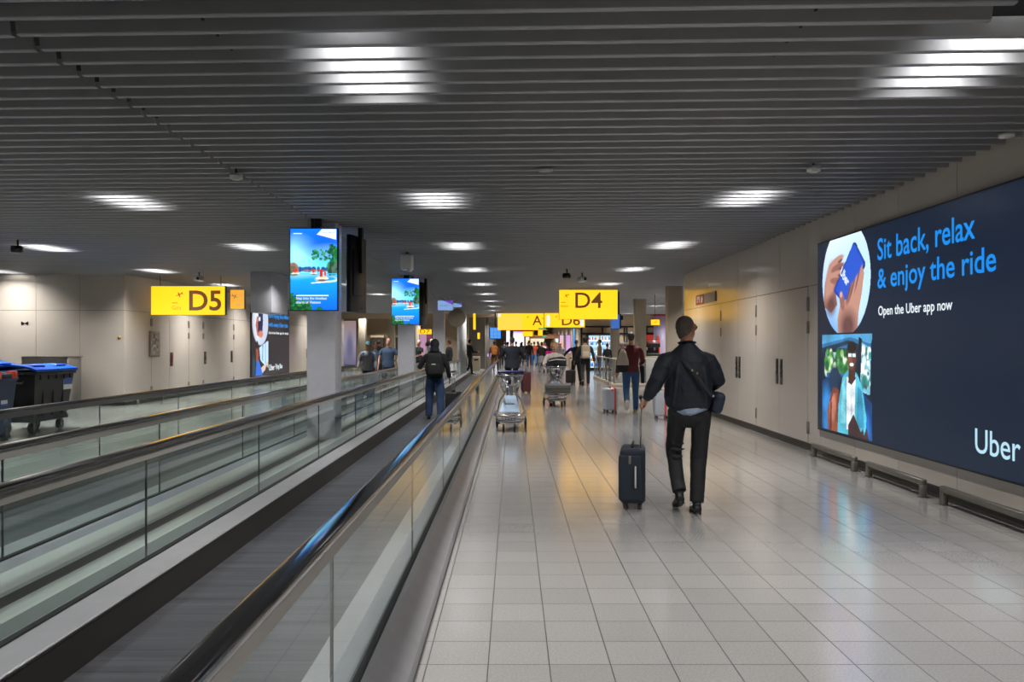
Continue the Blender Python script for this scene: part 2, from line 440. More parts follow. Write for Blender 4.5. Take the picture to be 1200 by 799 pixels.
# far walls
struct('wall_back_left', MB().box(-18, -3.3, 52, 52.3, 0, CEIL+.6), M['wall2'])
struct('wall_middle', MB().box(-3.3, -1.55, 50.5, 52.3, 0, CEIL+.6).box(-2.3, -1.75, 49.6, 50.5, 0, CEIL+.6), mat('mid_wall_grey', '6f6a64', .45))
struct('wall_back', MB().box(-4, 8, 84, 84.3, 0, CEIL+.6), M['wall2'])
struct('wall_corridor_left', MB().box(-2.0, -1.7, 52.3, 84, 0, CEIL+.6), mat('corr_wall', '7d776f', .4))
bk = struct('wall_back_right', MB().box(4.1, 16, 47.6, 47.9, 0, CEIL+.6).box(4.1, 4.4, 47.9, 84, 0, CEIL+.6), M['wall2'])
fr = MB()
for z in (2.62, 2.2): fr.box(4.1, 15, 47.52, 47.6, z-.05, z+.05)
for x in (4.15, 5.42, 6.9, 6.75, 8.1, 9.4, 10.6): fr.box(x-.05, x+.05, 47.52, 47.6, 0, 2.62)
obj('frame', fr, M['black'], bk)
struct('wall_outer_right', MB().box(12.8, 13.1, 20.1, 47.6, 0, CEIL+.6).box(4.84, 13.1, 19.9, 20.1, 0, CEIL+.6), M['wall'])

# columns
def column(x, y, w=.42, z1=CEIL+.3, m='column'):
    c = struct('column', MB().rbox(x-w/2, x+w/2, y, y+w, 0, z1, .012, 2), M[m])
    return c
for y in (11.5, 20.6, 29.7): column(-2.81, y)
M['colwhite'] = mat('column_white', 'd0d0d0', .35)
struct('column', MB().cyl((-2.42, 37.2, 0), (-2.42, 37.2, CEIL+.2), .22, 28), M['colwhite'])
M['colwarm'] = mat('column_warm', 'a39887', .35)
for x, y in ((4.97, 24.0), (5.05, 31.0), (5.25, 40.2)): column(x, y, .44, m='colwarm')
for x, y in ((-8.9, 46.3), (-7.6, 49), (-6.2, 50.5), (-2.9, 47.6)): column(x, y, .42, m='colwarm')

# ---------------------------------------------------------------- lamps above the slats
def lamp(x, y, e, z=CEIL+.30, col=(1, .975, .945), spread=122, sx=.22, sy=.95):
    l = bpy.data.lights.new('ceiling_lamp', 'AREA'); l.shape = 'RECTANGLE'; l.size = sx; l.size_y = sy; l.energy = e; l.color = col; l.spread = R(spread)
    o = bpy.data.objects.new('ceiling_lamp', l); C.objects.link(o); o.location = (x, y, z)
    return o
LE = 112
for i in range(-1, 10):
    for x in (-8.7, -4.84, -.97, 2.87):
        y = 5.0+4.55*i+SL*x
        lamp(x, y, LE*(1.5 if x < -8 else 1))
        if x == -8.7 and y < 19.5: lamp(-12.6, y+.15, LE*1.0)
        if x == 2.87 and y > 21: lamp(6.7, y-.15, LE*1.5); lamp(10.5, y-.15, LE*1.5)
for y in (50, 55, 60, 65, 70, 76):
    for x in ((-8.7, -5.5) if y < 51 else ()) + ((0, 3) if y > 51 else (-.9, 2.8)): lamp(x, y, 90, CEIL-.04)
# recessed round lights that show in the plain ceiling at the back
# ================================================================ moving walkways
def groove_mat():
    m = bpy.data.materials.new('pallet_metal'); m.use_nodes = True; nt = m.node_tree; b = nt.nodes['Principled BSDF']
    b.inputs['Metallic'].default_value = .5; b.inputs['Roughness'].default_value = .42
    tc = nt.nodes.new('ShaderNodeTexCoord'); sp = nt.nodes.new('ShaderNodeSeparateXYZ'); nt.links.new(tc.outputs['Object'], sp.inputs[0])
    def tri(sock, freq, lo, hi):
        a = nt.nodes.new('ShaderNodeMath'); a.operation = 'MULTIPLY'; a.inputs[1].default_value = freq
        f = nt.nodes.new('ShaderNodeMath'); f.operation = 'FRACT'; g = nt.nodes.new('ShaderNodeMapRange')
        nt.links.new(sock, a.inputs[0]); nt.links.new(a.outputs[0], f.inputs[0]); nt.links.new(f.outputs[0], g.inputs['Value'])
        g.inputs['From Min'].default_value = lo; g.inputs['From Max'].default_value = hi; return g.outputs['Result']
    gx = tri(sp.outputs['X'], 110, .35, .5); gy = tri(sp.outputs['Y'], 7.5, .05, .12)
    mu = nt.nodes.new('ShaderNodeMath'); mu.operation = 'MULTIPLY'; nt.links.new(gx, mu.inputs[0]); nt.links.new(gy, mu.inputs[1])
    n = nt.nodes.new('ShaderNodeTexNoise'); n.inputs['Scale'].default_value = 1; n.inputs['Detail'].default_value = 2
    mp = nt.nodes.new('ShaderNodeMapping'); mp.inputs['Scale'].default_value = (.6, 9, 1); nt.links.new(tc.outputs['Object'], mp.inputs[0]); nt.links.new(mp.outputs[0], n.inputs['Vector'])
    r = nt.nodes.new('ShaderNodeValToRGB'); r.color_ramp.elements[0].color = (*lin('222326'), 1); r.color_ramp.elements[1].color = (*lin('6c6d72'), 1)
    ad = nt.nodes.new('ShaderNodeMath'); ad.operation = 'MULTIPLY_ADD'; ad.inputs[1].default_value = .45
    n2 = nt.nodes.new('ShaderNodeMath'); n2.operation = 'MULTIPLY_ADD'; n2.inputs[1].default_value = 1.1; n2.inputs[2].default_value = -.18
    nt.links.new(n.outputs['Fac'], n2.inputs[0]); nt.links.new(mu.outputs[0], ad.inputs[0]); nt.links.new(n2.outputs[0], ad.inputs[2])
    nt.links.new(ad.outputs[0], r.inputs[0]); nt.links.new(r.outputs[0], b.inputs['Base Color'])
    return m
M['pallet'] = groove_mat()
M['gasket'] = mat('gasket_black', '0c0d0e', .5)
M['gasket2'] = mat('joint_seal_grey', '2c3230', .5)
M['guide'] = mat('handrail_guide', '918e89', .5, metal=.2)
Y0, Y1 = -2.0, 39.4
def walkway(xl, xr, label):
    t = thing('moving_walkway', label, 'moving walkway', ((xl+xr)/2, 0, 0), group='moving walkways with glass balustrades')
    ox = (xl+xr)/2; gl, gr = xl-ox, xr-ox
    obj('pallet_band', MB().box(gl+.27, gr-.27, Y0, Y1-1.6, .002, .012), M['pallet'], t)
    obj('comb_plate', MB().rbox(gl+.27, gr-.27, Y1-1.6, Y1+1.0, .001, .02, .006, 1), M['dsteel'], t)
    for g, s in ((gl, -1), (gr, 1)):
        def X(a): return g+s*a
        dk = MB()
        dk.prism([(X(.18), .001), (X(.18), .085), (X(.05), .185), (X(.012), .19), (X(.012), .001)], 'y', Y0, Y1+.3)
        dk.prism([(X(-.012), .1), (X(-.012), .19), (X(-.218), .19), (X(-.226), .184), (X(-.226), .1)], 'y', Y0, Y1+.3)
        obj('deck', dk, M['alu'], t)
        obj('skirt', MB().prism([(X(-.2), .183), (X(-.229), .180), (X(-.232), .172), (X(-.229), .168), (X(-.268), .012), (X(-.2), .012)], 'y', Y0, Y1), M['skirt'], t)
        obj('gasket', MB().box(*sorted((X(.02), X(-.02))), Y0, Y1+.25, .188, .2), M['gasket'], t)
        ys = [5.03+2.235*k for k in range(-3, 16) if 5.03+2.235*k > Y0]
        ys = [Y0]+ys; 
        while ys[-1] > Y1-1: ys.pop()
        ys.append(Y1)
        for a, b in zip(ys[:-1], ys[1:]):
            pm = MB()
            if b == Y1:   # rounded last pane
                pts = [(a+.005, .195), (b-.02, .195)] + [(Y1-.02+.31*math.sin(q), .545-.31*math.cos(q)) for q in [PI*i/12 for i in range(1, 12)]] + [(b-.02, .868), (a+.005, .868)]
                pm.prism(pts, 'x', g-.005, g+.005)
            else: pm.box(g-.005, g+.005, a+.005, b-.005, .195, .868)
            pn = obj('glass_panel', pm, M['glass'], t)
            if b != Y1: obj('joint_seal', MB().box(g-.0055, g+.0055, b-.004, b+.004, .2, .84), M['gasket2'], pn)
        zc = .548; rr = .348
        arc = [(g, Y1-.02+rr*math.sin(q), zc+rr*math.cos(q)) for q in [PI*i/14 for i in range(0, 15)]]
        gp = [(g, Y0, .872), (g, Y1-.02, .872)]
        obj('guide_rail', MB().box(g-.026, g+.026, Y0, Y1, .838, .892), M['guide'], t)
        h = MB(); prof = []
        for i in range(20):
            q = 2*PI*i/20; cx, cz = math.cos(q), math.sin(q)
            prof.append((math.copysign(abs(cx)**.5, cx)*.042, math.copysign(abs(cz)**.45, cz)*.019))
        path = [(Y0, .911)]+[(y, .911) for y in range(0, 39, 2)]+[(Y1-.02+(rr+.015)*math.sin(q), zc+(rr+.015)*math.cos(q)) for q in [PI*i/16 for i in range(0, 17)]]
        vs = []
        for i, (y, z) in enumerate(path):
            ty, tz = (path[min(i+1, len(path)-1)][0]-path[max(i-1, 0)][0], path[min(i+1, len(path)-1)][1]-path[max(i-1, 0)][1])
            L = math.hypot(ty, tz); ny, nz = -tz/L, ty/L
            for u, v in prof: vs.append((g+u, y+ny*v, z+nz*v))
        n = len(prof); fs = [(i*n+j, i*n+(j+1) % n, (i+1)*n+(j+1) % n, (i+1)*n+j) for i in range(len(path)-1) for j in range(n)]
        h.add(vs, fs+[tuple(range(n)), tuple(range(len(vs)-n, len(vs)))], True)
        obj('handrail', h, M['rubber'], t)
    return t
walkway(-2.35, -.645, 'glass-sided moving walkway beside the tiled floor, woman with backpack on it')
walkway(-5.0, -3.27, 'glass-sided moving walkway beyond the columns, nearer the bins, several travellers on it')
# flat steel strip across the floor at the walkway mouth
struct('trim_5', MB().box(-2.3, -.7, 41.2, 41.6, .0, .012), M['steel'])

# a third walkway far down the hall
t = thing('moving_walkway', 'distant moving walkway far down the hall beside the grey wall', 'moving walkway', (-1.15, 52, 0))
for x in (-.75, -.05):
    obj('handrail', MB().tube([(x, 0, .95), (x, 20, .95)], .04), M['rubber'], t)
    obj('glass_panel', MB().box(x-.005, x+.005, 0, 20, .05, .93), M['glass'], t)
obj('pallet_band', MB().box(-.7, -.1, 0, 20, .002, .02), M['pallet'], t)

# ================================================================ wall guard rails
def guard(name_loc, L, label, grp, left=False):
    t = thing('guard_rail', label, 'guard rail', name_loc, group=grp)
    obj('bar', MB().rbox(-.03, .03, 0, L, .125, .185, .008, 1), M['dsteel'], t)
    for y in (0, L-.06): obj('post', MB().rbox(-.03, .03, y, y+.06, 0, .13, .006, 1).box(-.04, .04, y-.02, y+.08, 0, .006), M['dsteel'], t)
    return t
for y, L, lb in ((9.65, 1.36, 'low steel guard rail under the far end of the navy billboard'), (8.03, 1.28, 'low steel guard rail under the middle of the navy billboard'),
             (5.9, 1.8, 'low steel guard rail nearest the camera, under the white Uber lettering')):
    guard((4.21, y, 0), L, lb, 'steel guard rails along the billboard wall')
guard((LX+.2, 20.3, 0), 1.45, 'low steel guard rail at the corner of the beige cabinet doors', 'steel guard rails along the beige wall')
for y, lb in ((29.7, 'low steel guard rail under the near half of the dark wall poster'), (31.9, 'low steel guard rail under the middle of the dark wall poster'), (34.0, 'low steel guard rail past the dark wall poster')):
    guard((LX+.2, y, 0), 1.8, lb, 'steel guard rails along the beige wall')
# ================================================================ billboards, screens, gate signs
NAVY = mat('billboard_navy', '060c14', .3, spec=.4, emit=lin('16243a'), estr=.8)
def rotated(o, rz): o.rotation_euler = (0,0,rz); return o
# --- navy LED billboard on the right wall: origin at its far lower corner, local x runs toward the camera
BY, BZ = 11.16, .38
bb = thing('billboard', 'navy billboard on the right wall reading Sit back, relax & enjoy the ride', 'billboard', (WX-.004, BY, 0), -PI/2)
BW, BH = 5.9, 2.6
obj('frame', MB().box(-.02, BW+.02, -.045, .004, BZ-.02, BZ+BH+.02), M['black'], bb)
obj('display_face', MB().box(0, BW, -.05, -.044, BZ, BZ+BH), NAVY, bb)
F = -.0515
# round picture of hands and a phone
p = Paint(150, 128, '9cc0e4')
S = 1.48
p.grad([(0, '6fa0d8'), (.5, 'a9cdf0'), (1, 'd3e2f0')]); p.ell(.75, .45, .35, .5, 'b9daf8', 1.2)
sk, sk2, sk3 = 'b58474', '8d5f55', '5e3c3c'
p.poly([(.02,.30),(.20,.22),(.34,.30),(.30,.45),(.38,.60),(.30,.80),(.16,.74),(.06,.55)], sk2)
p.ell(.17, .55, .10, .22, sk, .5, -.25)
for cx, cy, rx_, ry_, ro, c_ in ((.33,.765,.15,.042,.25,sk), (.35,.69,.15,.042,.15,sk2), (.33,.62,.14,.04,.05,sk), (.30,.555,.12,.036,-.1,sk2)): p.ell(cx, cy, rx_, ry_, c_, .35, ro); p.ell(cx+.07, cy-.012, .05, .016, sk3, .8, ro)
p.poly([(.69,.91),(.72,.90),(.90,.68),(.90,.64),(.52,.27),(.48,.27),(.47,.30),(.86,.66)], '0a1440')
p.poly([(.67,.905),(.70,.905),(.89,.69),(.885,.66),(.52,.29),(.48,.29),(.27,.44),(.27,.47)], '1638a0'); p.poly([(.665,.885),(.695,.885),(.86,.69),(.855,.66),(.51,.32),(.30,.46)], '2050c0')
p.poly([(.36,.0),(.34,.14),(.40,.30),(.50,.34),(.66,.36),(.74,.46),(.82,.60),(.86,.63),(.88,.58),(.84,.40),(.78,.22),(.74,.0)], sk)
p.ell(.44, .33, .05, .10, sk2, .4, .25); p.ell(.42, .40, .028, .03, 'd0a090', .6)
for cx, cy, rx_, ry_, ro, c_ in ((.60,.40,.036,.13,-.5,sk2), (.68,.44,.036,.15,-.5,sk), (.78,.52,.034,.15,-.45,sk)): p.ell(cx, cy, rx_, ry_, c_, .35, ro); p.ell(cx-.028, cy, .010, ry_*.8, sk3, .9, ro)
p.ell(.56, .06, .16, .16, sk3, 1.0); p.ell(.20, .30, .10, .10, sk3, 1.0)
R0 = .74
pic = p.panel('round_picture', S, 1.26, M['paint'], bb, (.17, F, BZ+BH-1.26), 0, keep=lambda U, V: ((U-.5)*S)**2+((V*1.26)-.70)**2 < .70**2*1.11)
o = text('phone_lettering', 'Uber', .30, .13, M['wtext'], bb, (.76, F-.003, 2.50), bold=.03); o.rotation_euler = (0, R(40), 0)
# square picture of a passenger
p = Paint(140, 120, '0e2238')
p.rect(0, 1, .86, 1, '2a6ea0'); p.poly([(0,.9),(.6,.97),(1,.9),(1,1),(0,1)], '4a9ccc'); p.poly([(0,.8),(.55,.9),(1,.8),(1,.86),(.55,.94),(0,.86)], '143048')
p.rect(.08, .58, .56, .82, 'a8c8d0'); p.blobs(90, (.08,.58,.60,.82), (.02,.05), ['2e7a3c','4d9c48','9ccf7c','dcecd4','1d5a34'], 3, 1.2); p.rect(.1, .58, .53, .6, '2f6bb0')
p.poly([(.78,.45),(.96,.42),(.98,.86),(.80,.92)], '7fc4dc'); p.blobs(40, (.8,.96,.5,.85), (.015,.04), ['2e6f68','bfe6ea','e8f6f6','3d8f90'], 5, 1.3)
p.poly([(.72,.40),(.78,.40),(.82,.95),(.76,.97)], '0a1a2c'); p.poly([(.96,.2),(1,.2),(1,.95),(.98,.9)], '0a1826')
p.poly([(0,.0),(.62,.0),(.62,.5),(.1,.55),(0,.5)], '123a68'); p.ell(.28,.48,.15,.2,'16304c',.3); p.ell(.1,.2,.1,.25,'2a7cc0',.8); p.ell(.44,.46,.08,.12,'0c1c30',.3)
p.poly([(.60,.0),(1,.0),(1,.35),(.8,.45),(.6,.4)], '0e3c74'); p.ell(.85,.1,.14,.15,'1a62b0',.6)
p.poly([(.14,.0),(.12,.2),(.2,.38),(.32,.40),(.44,.3),(.46,.0)], '8a4a36'); p.ell(.24,.25,.07,.14,'b5705a',.5); p.poly([(.17,.0),(.19,.3),(.22,.3),(.21,.0)], '5c2c22'); p.ell(.36,.2,.05,.14,'6e382a',.5); p.poly([(.16,.3),(.25,.46),(.36,.44),(.40,.3),(.36,.3),(.33,.40),(.26,.41),(.2,.3)], '6a3024')
p.poly([(.34,.0),(.36,.3),(.44,.56),(.54,.64),(.72,.62),(.82,.50),(.90,.2),(.88,.0)], '4fb4cc'); p.poly([(.40,.1),(.44,.5),(.5,.58),(.5,.1)], '7fd6e4'); p.poly([(.72,.1),(.74,.5),(.82,.44),(.86,.1)], '2f8cb0')
p.poly([(.52,.05),(.52,.58),(.60,.56),(.70,.60),(.68,.05)], 'e6eef2'); p.poly([(.60,.05),(.62,.45),(.66,.05)], 'b8c8d4')
p.poly([(.56,.52),(.57,.7),(.68,.7),(.70,.56),(.62,.5)], '4a2a22')
p.ell(.625,.77,.088,.125,'5a342a',.1); p.ell(.60,.76,.05,.08,'7a4a3a',.8); p.ell(.63,.87,.09,.06,'140e10',.15); p.ell(.535,.80,.012,.05,'140e10',.3); p.rect(.56,.70,.775,.805,'d8e8f0'); p.rect(.62,.635,.77,.81,'3a2420'); p.ell(.625,.70,.04,.018,'f0eeea',.2); p.ell(.625,.74,.015,.025,'8a5644',.4)
p.poly([(.56,.1),(.66,.22),(.80,.05),(.84,.1),(.86,.0),(.56,.0)], '3c2428'); p.poly([(.84,.0),(.9,.12),(.94,.0)], '4a2c2c')
_g = np.random.RandomState(5); _n = _g.rand(13, 15); _yy = np.linspace(0, 12, p.h); _xx = np.linspace(0, 14, p.w)
_t = np.array([np.interp(_xx, range(15), r) for r in _n]); _t = np.array([np.interp(_yy, range(13), _t[:, i]) for i in range(p.w)]).T
p.a *= (.55+.65*_t+.25*(_g.rand(p.h, p.w)-.5))[..., None]
p.panel('passenger_picture', 1.53, 1.30, M['paint'], bb, (.16, F, BZ+.02))
text('headline_lettering', 'Sit back, relax', 1.97, .30, M['btext'], bb, (BY-9.33, F, 2.52), bold=.012)
text('headline_lettering', '& enjoy the ride', 2.29, .31, M['btext'], bb, (BY-9.33, F, 2.153), bold=.012)
text('subline_lettering', 'Open the Uber app now', 1.57, .147, M['wtext'], bb, (BY-9.31, F, 1.875), bold=.014)
text('brand_lettering', 'Uber', .66, .228, emis('brand_white', 'b5dcec', 1.0), bb, (BY-7.36, F, .557), bold=.006)

# --- dark poster on the left wall
PL = 29.6
bb = thing('billboard', 'dark wall poster beyond the D5 gate sign with blue lettering', 'billboard', (LX+.004, PL, 0), PI/2)
obj('frame', MB().box(-.02, 5.02, -.04, .004, .31, 3.07), M['black'], bb)
obj('display_face', MB().box(0, 5.0, -.046, -.038, .33, 3.05), mat('poster_dark', '121214', .3, emit=lin('27272c'), estr=.85), bb)
p = Paint(60, 90, '1b1b20'); p.ell(.5, .78, .5, .34, 'b9c2d4', .08); p.ell(.35, .82, .2, .3, 'd6dae0', .6)
p.poly([(.38,1),(.36,.78),(.28,.6),(.44,.56),(.62,.62),(.66,.8),(.64,1)], '1a2448'); p.poly([(.28,.86),(.2,.72),(.3,.58),(.42,.56),(.34,.66),(.36,.84)], 'b0624e'); p.ell(.45,.82,.05,.03,'e8e8f0',.3); p.ell(.52,.6,.14,.05,'c87860',.4)
p.poly([(.42,.4),(.95,.50),(1,.5),(1,.1),(.9,.1),(.5,.22)], 'b4d4ec'); p.poly([(.62,.44),(.68,.46),(.66,.2),(.6,.22)], '6c8cb0'); p.poly([(.8,.46),(.84,.48),(.84,.14),(.8,.15)], '5a7aa0'); p.poly([(.5,.1),(1,.2),(1,.12),(.5,.0)], 'c8b8a8')
p.poly([(.2,.0),(.26,.2),(.38,.24),(.5,.14),(.66,.0)], '2463c8'); p.poly([(.24,.2),(.22,.38),(.32,.46),(.4,.3),(.34,.2)], '8c4834'); p.ell(.1,.15,.07,.14,'1c4454',.5); p.ell(.3,.44,.07,.06,'2a1818',.3); p.ell(.9,.05,.1,.08,'302428',.5)
p.panel('poster_picture', 1.95, 2.68, M['paint'], bb, (.06, -.0475, .35))
text('headline_lettering', 'Earn Flying Blue Miles', 2.85, .24, M['btext'], bb, (2.05, -.048, 2.58), bold=.02)
text('headline_lettering', 'with every Uber ride', 2.7, .24, M['btext'], bb, (2.05, -.048, 2.22), bold=.02)
text('subline_lettering', 'Get in the Uber app for details', 2.8, .13, M['wtext'], bb, (2.05, -.048, 1.95), bold=.02)
text('brand_lettering', 'Uber', .75, .24, M['wtext'], bb, (2.1, -.048, .50), bold=.02)
text('brand_lettering', 'Flying Blue', .95, .26, M['wtext'], bb, (2.98, -.048, .48), bold=.02)

# small framed notice between corner and doors
t = thing('notice_panel', 'small grey framed notice panel on the beige wall near its corner', 'notice', (LX+.001, 21.35, 0), PI/2)
obj('frame', MB().rbox(0, .62, -.03, 0, 1.22, 1.93, .01, 1), M['dsteel'], t)
p = Paint(24, 36, '8a8279'); p.blobs(30, (.1,.9,.1,.9), (.04,.1), ['6d655d','a79f95','c9c2b8','5b3d36'], 2); 
pm = mat('notice_print', '8a8279', .4)
nt = pm.node_tree; a = nt.nodes.new('ShaderNodeVertexColor'); a.layer_name = 'Col'; nt.links.new(a.outputs[0], nt.nodes['Principled BSDF'].inputs['Base Color'])
M['print'] = pm
p.panel('printed_sheet', .54, .62, pm, t, (.04, -.032, 1.26))
# --- tiny marks on the alcove wall
t = thing('wall_marker', 'tiny black hourglass mark on the beige wall above the bins', 'marker', (-12.42, LY-.004, 2.1))
obj('mark', MB().prism([(-.1,.05),(-.1,-.05),(-.02,-.012),(-.02,.012)], 'y', -.008, 0).prism([(.08,.05),(.08,-.05),(.0,-.012),(.0,.012)], 'y', -.008, 0), M['black'], t)
t = thing('alarm_button', 'tiny yellow round button on the beige wall beside its corner', 'button', (-10.02, LY, 1.74))
obj('button', MB().cyl((0,-.02,0), (0,.02,0), .04, 18), mat('button_yellow', 'a07a20', .4), t)

# red fire sign on the right wall
t = thing('fire_sign', 'red and grey fire equipment sign above the right wall doors', 'sign', (WX-.002, 18.75, 0), -PI/2)
obj('sign_plate', MB().box(0, .82, -.02, 0, 2.50, 2.72), M['red'], t)
obj('sign_plate', MB().box(.83, 1.82, -.02, 0, 2.50, 2.72), mat('sign_grey', '8d8d96', .4), t)
pc = MB(); pc.box(.12, .2, -.023, -.02, 2.54, 2.69); pc.box(.2, .42, -.023, -.02, 2.62, 2.69); pc.box(.32, .4, -.023, -.02, 2.54, 2.62); pc.prism([(.52,2.53),(.52,2.63),(.58,2.69),(.66,2.66),(.7,2.6),(.64,2.53)], 'y', -.023, -.02)
obj('pictogram', pc, M['white'], t)

# --- gate signs
def plane_icon(m, parent, cx, cz, s, y, flip=1, name='airplane_symbol'):
    pts = [(-.5,.02),(-.30,.06),(-.08,.06),(-.02,.34),(.06,.36),(.10,.07),(.36,.09),(.5,.2),(.54,.18),(.48,.02),(.54,-.14),(.5,-.16),(.36,-.04),(.10,-.03),(.04,-.36),(-.04,-.38),(-.08,-.03),(-.30,-.02)]
    a = R(24)
    q = [(cx+flip*s*(u*math.cos(a)-v*math.sin(a)), cz+s*(u*math.sin(a)+v*math.cos(a))) for u, v in pts]
    return obj(name, MB().prism(q, 'y', y-.002, y), m, parent)
def lightbox(name, label, x0, x1, y, z0, z1, cat='sign', depth=.14, rods=None, m='yellow', group=None):
    t = thing(name, label, cat, (x0, y, 0), group=group); W = x1-x0
    c = MB(); e = .018
    c.box(0, W, 0, depth, z1-e, z1); c.box(0, W, 0, depth, z0, z0+e); c.box(0, e, 0, depth, z0, z1); c.box(W-e, W, 0, depth, z0, z1)
    obj('casing', c, M['ycase'], t)
    obj('light_face', MB().box(e*.4, W-e*.4, -.004, .01, z0+e*.4, z1-e*.4), M[m], t)
    obj('light_face', MB().box(e, W-e, depth-.01, depth-.002, z0+e, z1-e), M[m], t)
    if rods:
        for r in rods: obj('hanger_rod', MB().cyl((r*W, depth/2, z1), (r*W, depth/2, CEIL+.05), .008, 8), M['blackm'], t)
    return t
faint = mat('sign_faint_lettering', 'b08a10', .5)
t = lightbox('gate_sign', 'yellow illuminated D5 gate sign over the far side near the beige wall', -9.36, -7.44, 20.3, 2.32, 3.07, rods=(.11, .93))
W, H, Z = 1.92, .75, 2.32
text('lettering', 'D5', .435*W, .70*H, M['brown'], t, (.515*W, -.005, Z+.148*H), bold=.02)
plane_icon(M['brown'], t, .38*W, Z+.70*H, .2, -.0045)
obj('bar_mark', MB().box(.285*W, .36*W, -.006, -.0045, Z+.41*H, Z+.43*H), M['brown'], t)
text('lettering', 'Gate', .125*W, .13*H, faint, t, (.283*W, -.005, Z+.19*H))
t = lightbox('gate_sign', 'yellow illuminated D4 gate sign hanging over the tiled corridor', 1.47, 3.34, 25.0, 2.355, 3.30, rods=(.2, .8))
W, H, Z = 1.87, .945, 2.355
text('lettering', 'D4', .46*W, .527*H, M['brown'], t, (.277*W, -.005, Z+.385*H), bold=.008)
plane_icon(M['brown'], t, .124*W, Z+.795*H, .17, -.0045)
obj('bar_mark', MB().box(.03*W, .11*W, -.006, -.0045, Z+.565*H, Z+.585*H), M['brown'], t)
text('lettering', 'Gate', .125*W, .075*H, faint, t, (.028*W, -.005, Z+.42*H))
OY = emis('sign_orange', (.75, .33, .015), 1.)
M['orange_e'] = OY
t = lightbox('transfer_sign', 'smaller orange sign with an airplane peeking out behind the D5 sign', -8.82, -8.38, 24.5, 2.66, 3.27, m='orange_e', rods=(.5,))
plane_icon(M['brown'], t, .15, 3.05, .2, -.0045, -1)
obj('bar_mark', MB().box(.15, .33, -.006, -.0045, 2.79, 2.81), M['dsteel'], t)
pale = emis('sign_pale_yellow', (1.05, .70, .08), 1.0)
t = lightbox('gate_sign', 'long yellow sign with the letter A far down the corridor', -.8, 1.62, 41.0, EYE+.72, EYE+1.61)
obj('light_panel', MB().box(.06, 1.3, -.007, -.0045, EYE+.78, EYE+1.5), pale, t)
text('lettering', 'A', .5, .5, M['brown'], t, (1.82, -.006, EYE+.98), bold=.01)
plane_icon(M['brown'], t, 1.58, EYE+1.40, .15, -.0045)
obj('white_mark', MB().box(.03, .16, -.009, -.0045, EYE+1.42, EYE+1.56), M['wtext'], t)
obj('arrow_mark', MB().prism([(2.3,EYE+1.33),(2.3,EYE+1.35),(2.36,EYE+1.35),(2.4,EYE+1.36),(2.4,EYE+1.3),(2.36,EYE+1.33)], 'y', -.006, -.0045), M['brown'], t)
t = lightbox('gate_sign', 'yellow D6 sign partly hidden behind and below the D4 sign', 1.64, 3.76, 41.0, EYE+.86, EYE+1.62)
text('lettering', 'D6', .95, .52, M['brown'], t, (.92, -.006, EYE+.97), bold=.01)
for x in (.12, 1.88):
    obj('white_pill', MB().prism([(x+.09+.09*math.cos(a), (EYE+1.42 if math.sin(a) >= 0 else EYE+1.0)+.09*math.sin(a)) for a in [2*PI*i/24 for i in range(24)]], 'y', -.007, -.0045), M['wtext'], t)
plane_icon(M['brown'], t, .62, EYE+1.42, .15, -.0045)
t = lightbox('gate_sign', 'small yellow D7 sign far off over the pink advertising panels', -5.3, -4.55, 44, 2.12, 2.40)
text('lettering', 'D7', .55, .2, M['brown'], t, (.1, -.006, 2.17), bold=.01)
lightbox('direction_sign', 'small orange sign beside the far D7 sign', -4.5, -4.22, 44.2, 2.16, 2.36, m='orange_e')
lightbox('direction_sign', 'small yellow sign below the long A sign', .62, 1.27, 50, 2.05, 2.38, rods=(.5,))
t = lightbox('direction_sign', 'black and yellow sign below the long A sign', 1.35, 2.3, 52, 2.12, 2.52)
obj('dark_panel', MB().box(.02, .32, -.008, -.0045, 2.14, 2.5), M['black'], t); obj('dark_panel', MB().box(.62, .95, -.008, -.0045, 2.14, 2.5), M['black'], t)
M['green_e'] = emis('exit_green', (.02, .5, .22), .9)
t = lightbox('exit_sign', 'small green exit sign under the far yellow signs', 1.32, 1.72, 40.6, EYE+.74, EYE+.83, m='green_e', depth=.06)
t = lightbox('direction_sign', 'small yellow sign on a rod by the lilac round pillar', 4.92, 5.24, 28, 2.24, 2.45, rods=(.5,))
plane_icon(M['brown'], t, .16, 2.345, .1, -.0045)
for i, (x, y, z0, z1, lb) in enumerate(((-1.95, 38.5, EYE+.70, EYE+1.5, 'tall narrow yellow blade sign beside the white pillar'), (-1.82, 40.2, EYE+.25, EYE+.58, 'small narrow yellow blade sign below the taller one'))):
    lightbox('blade_sign', lb, x, x+.13, y, z0, z1, depth=.5)

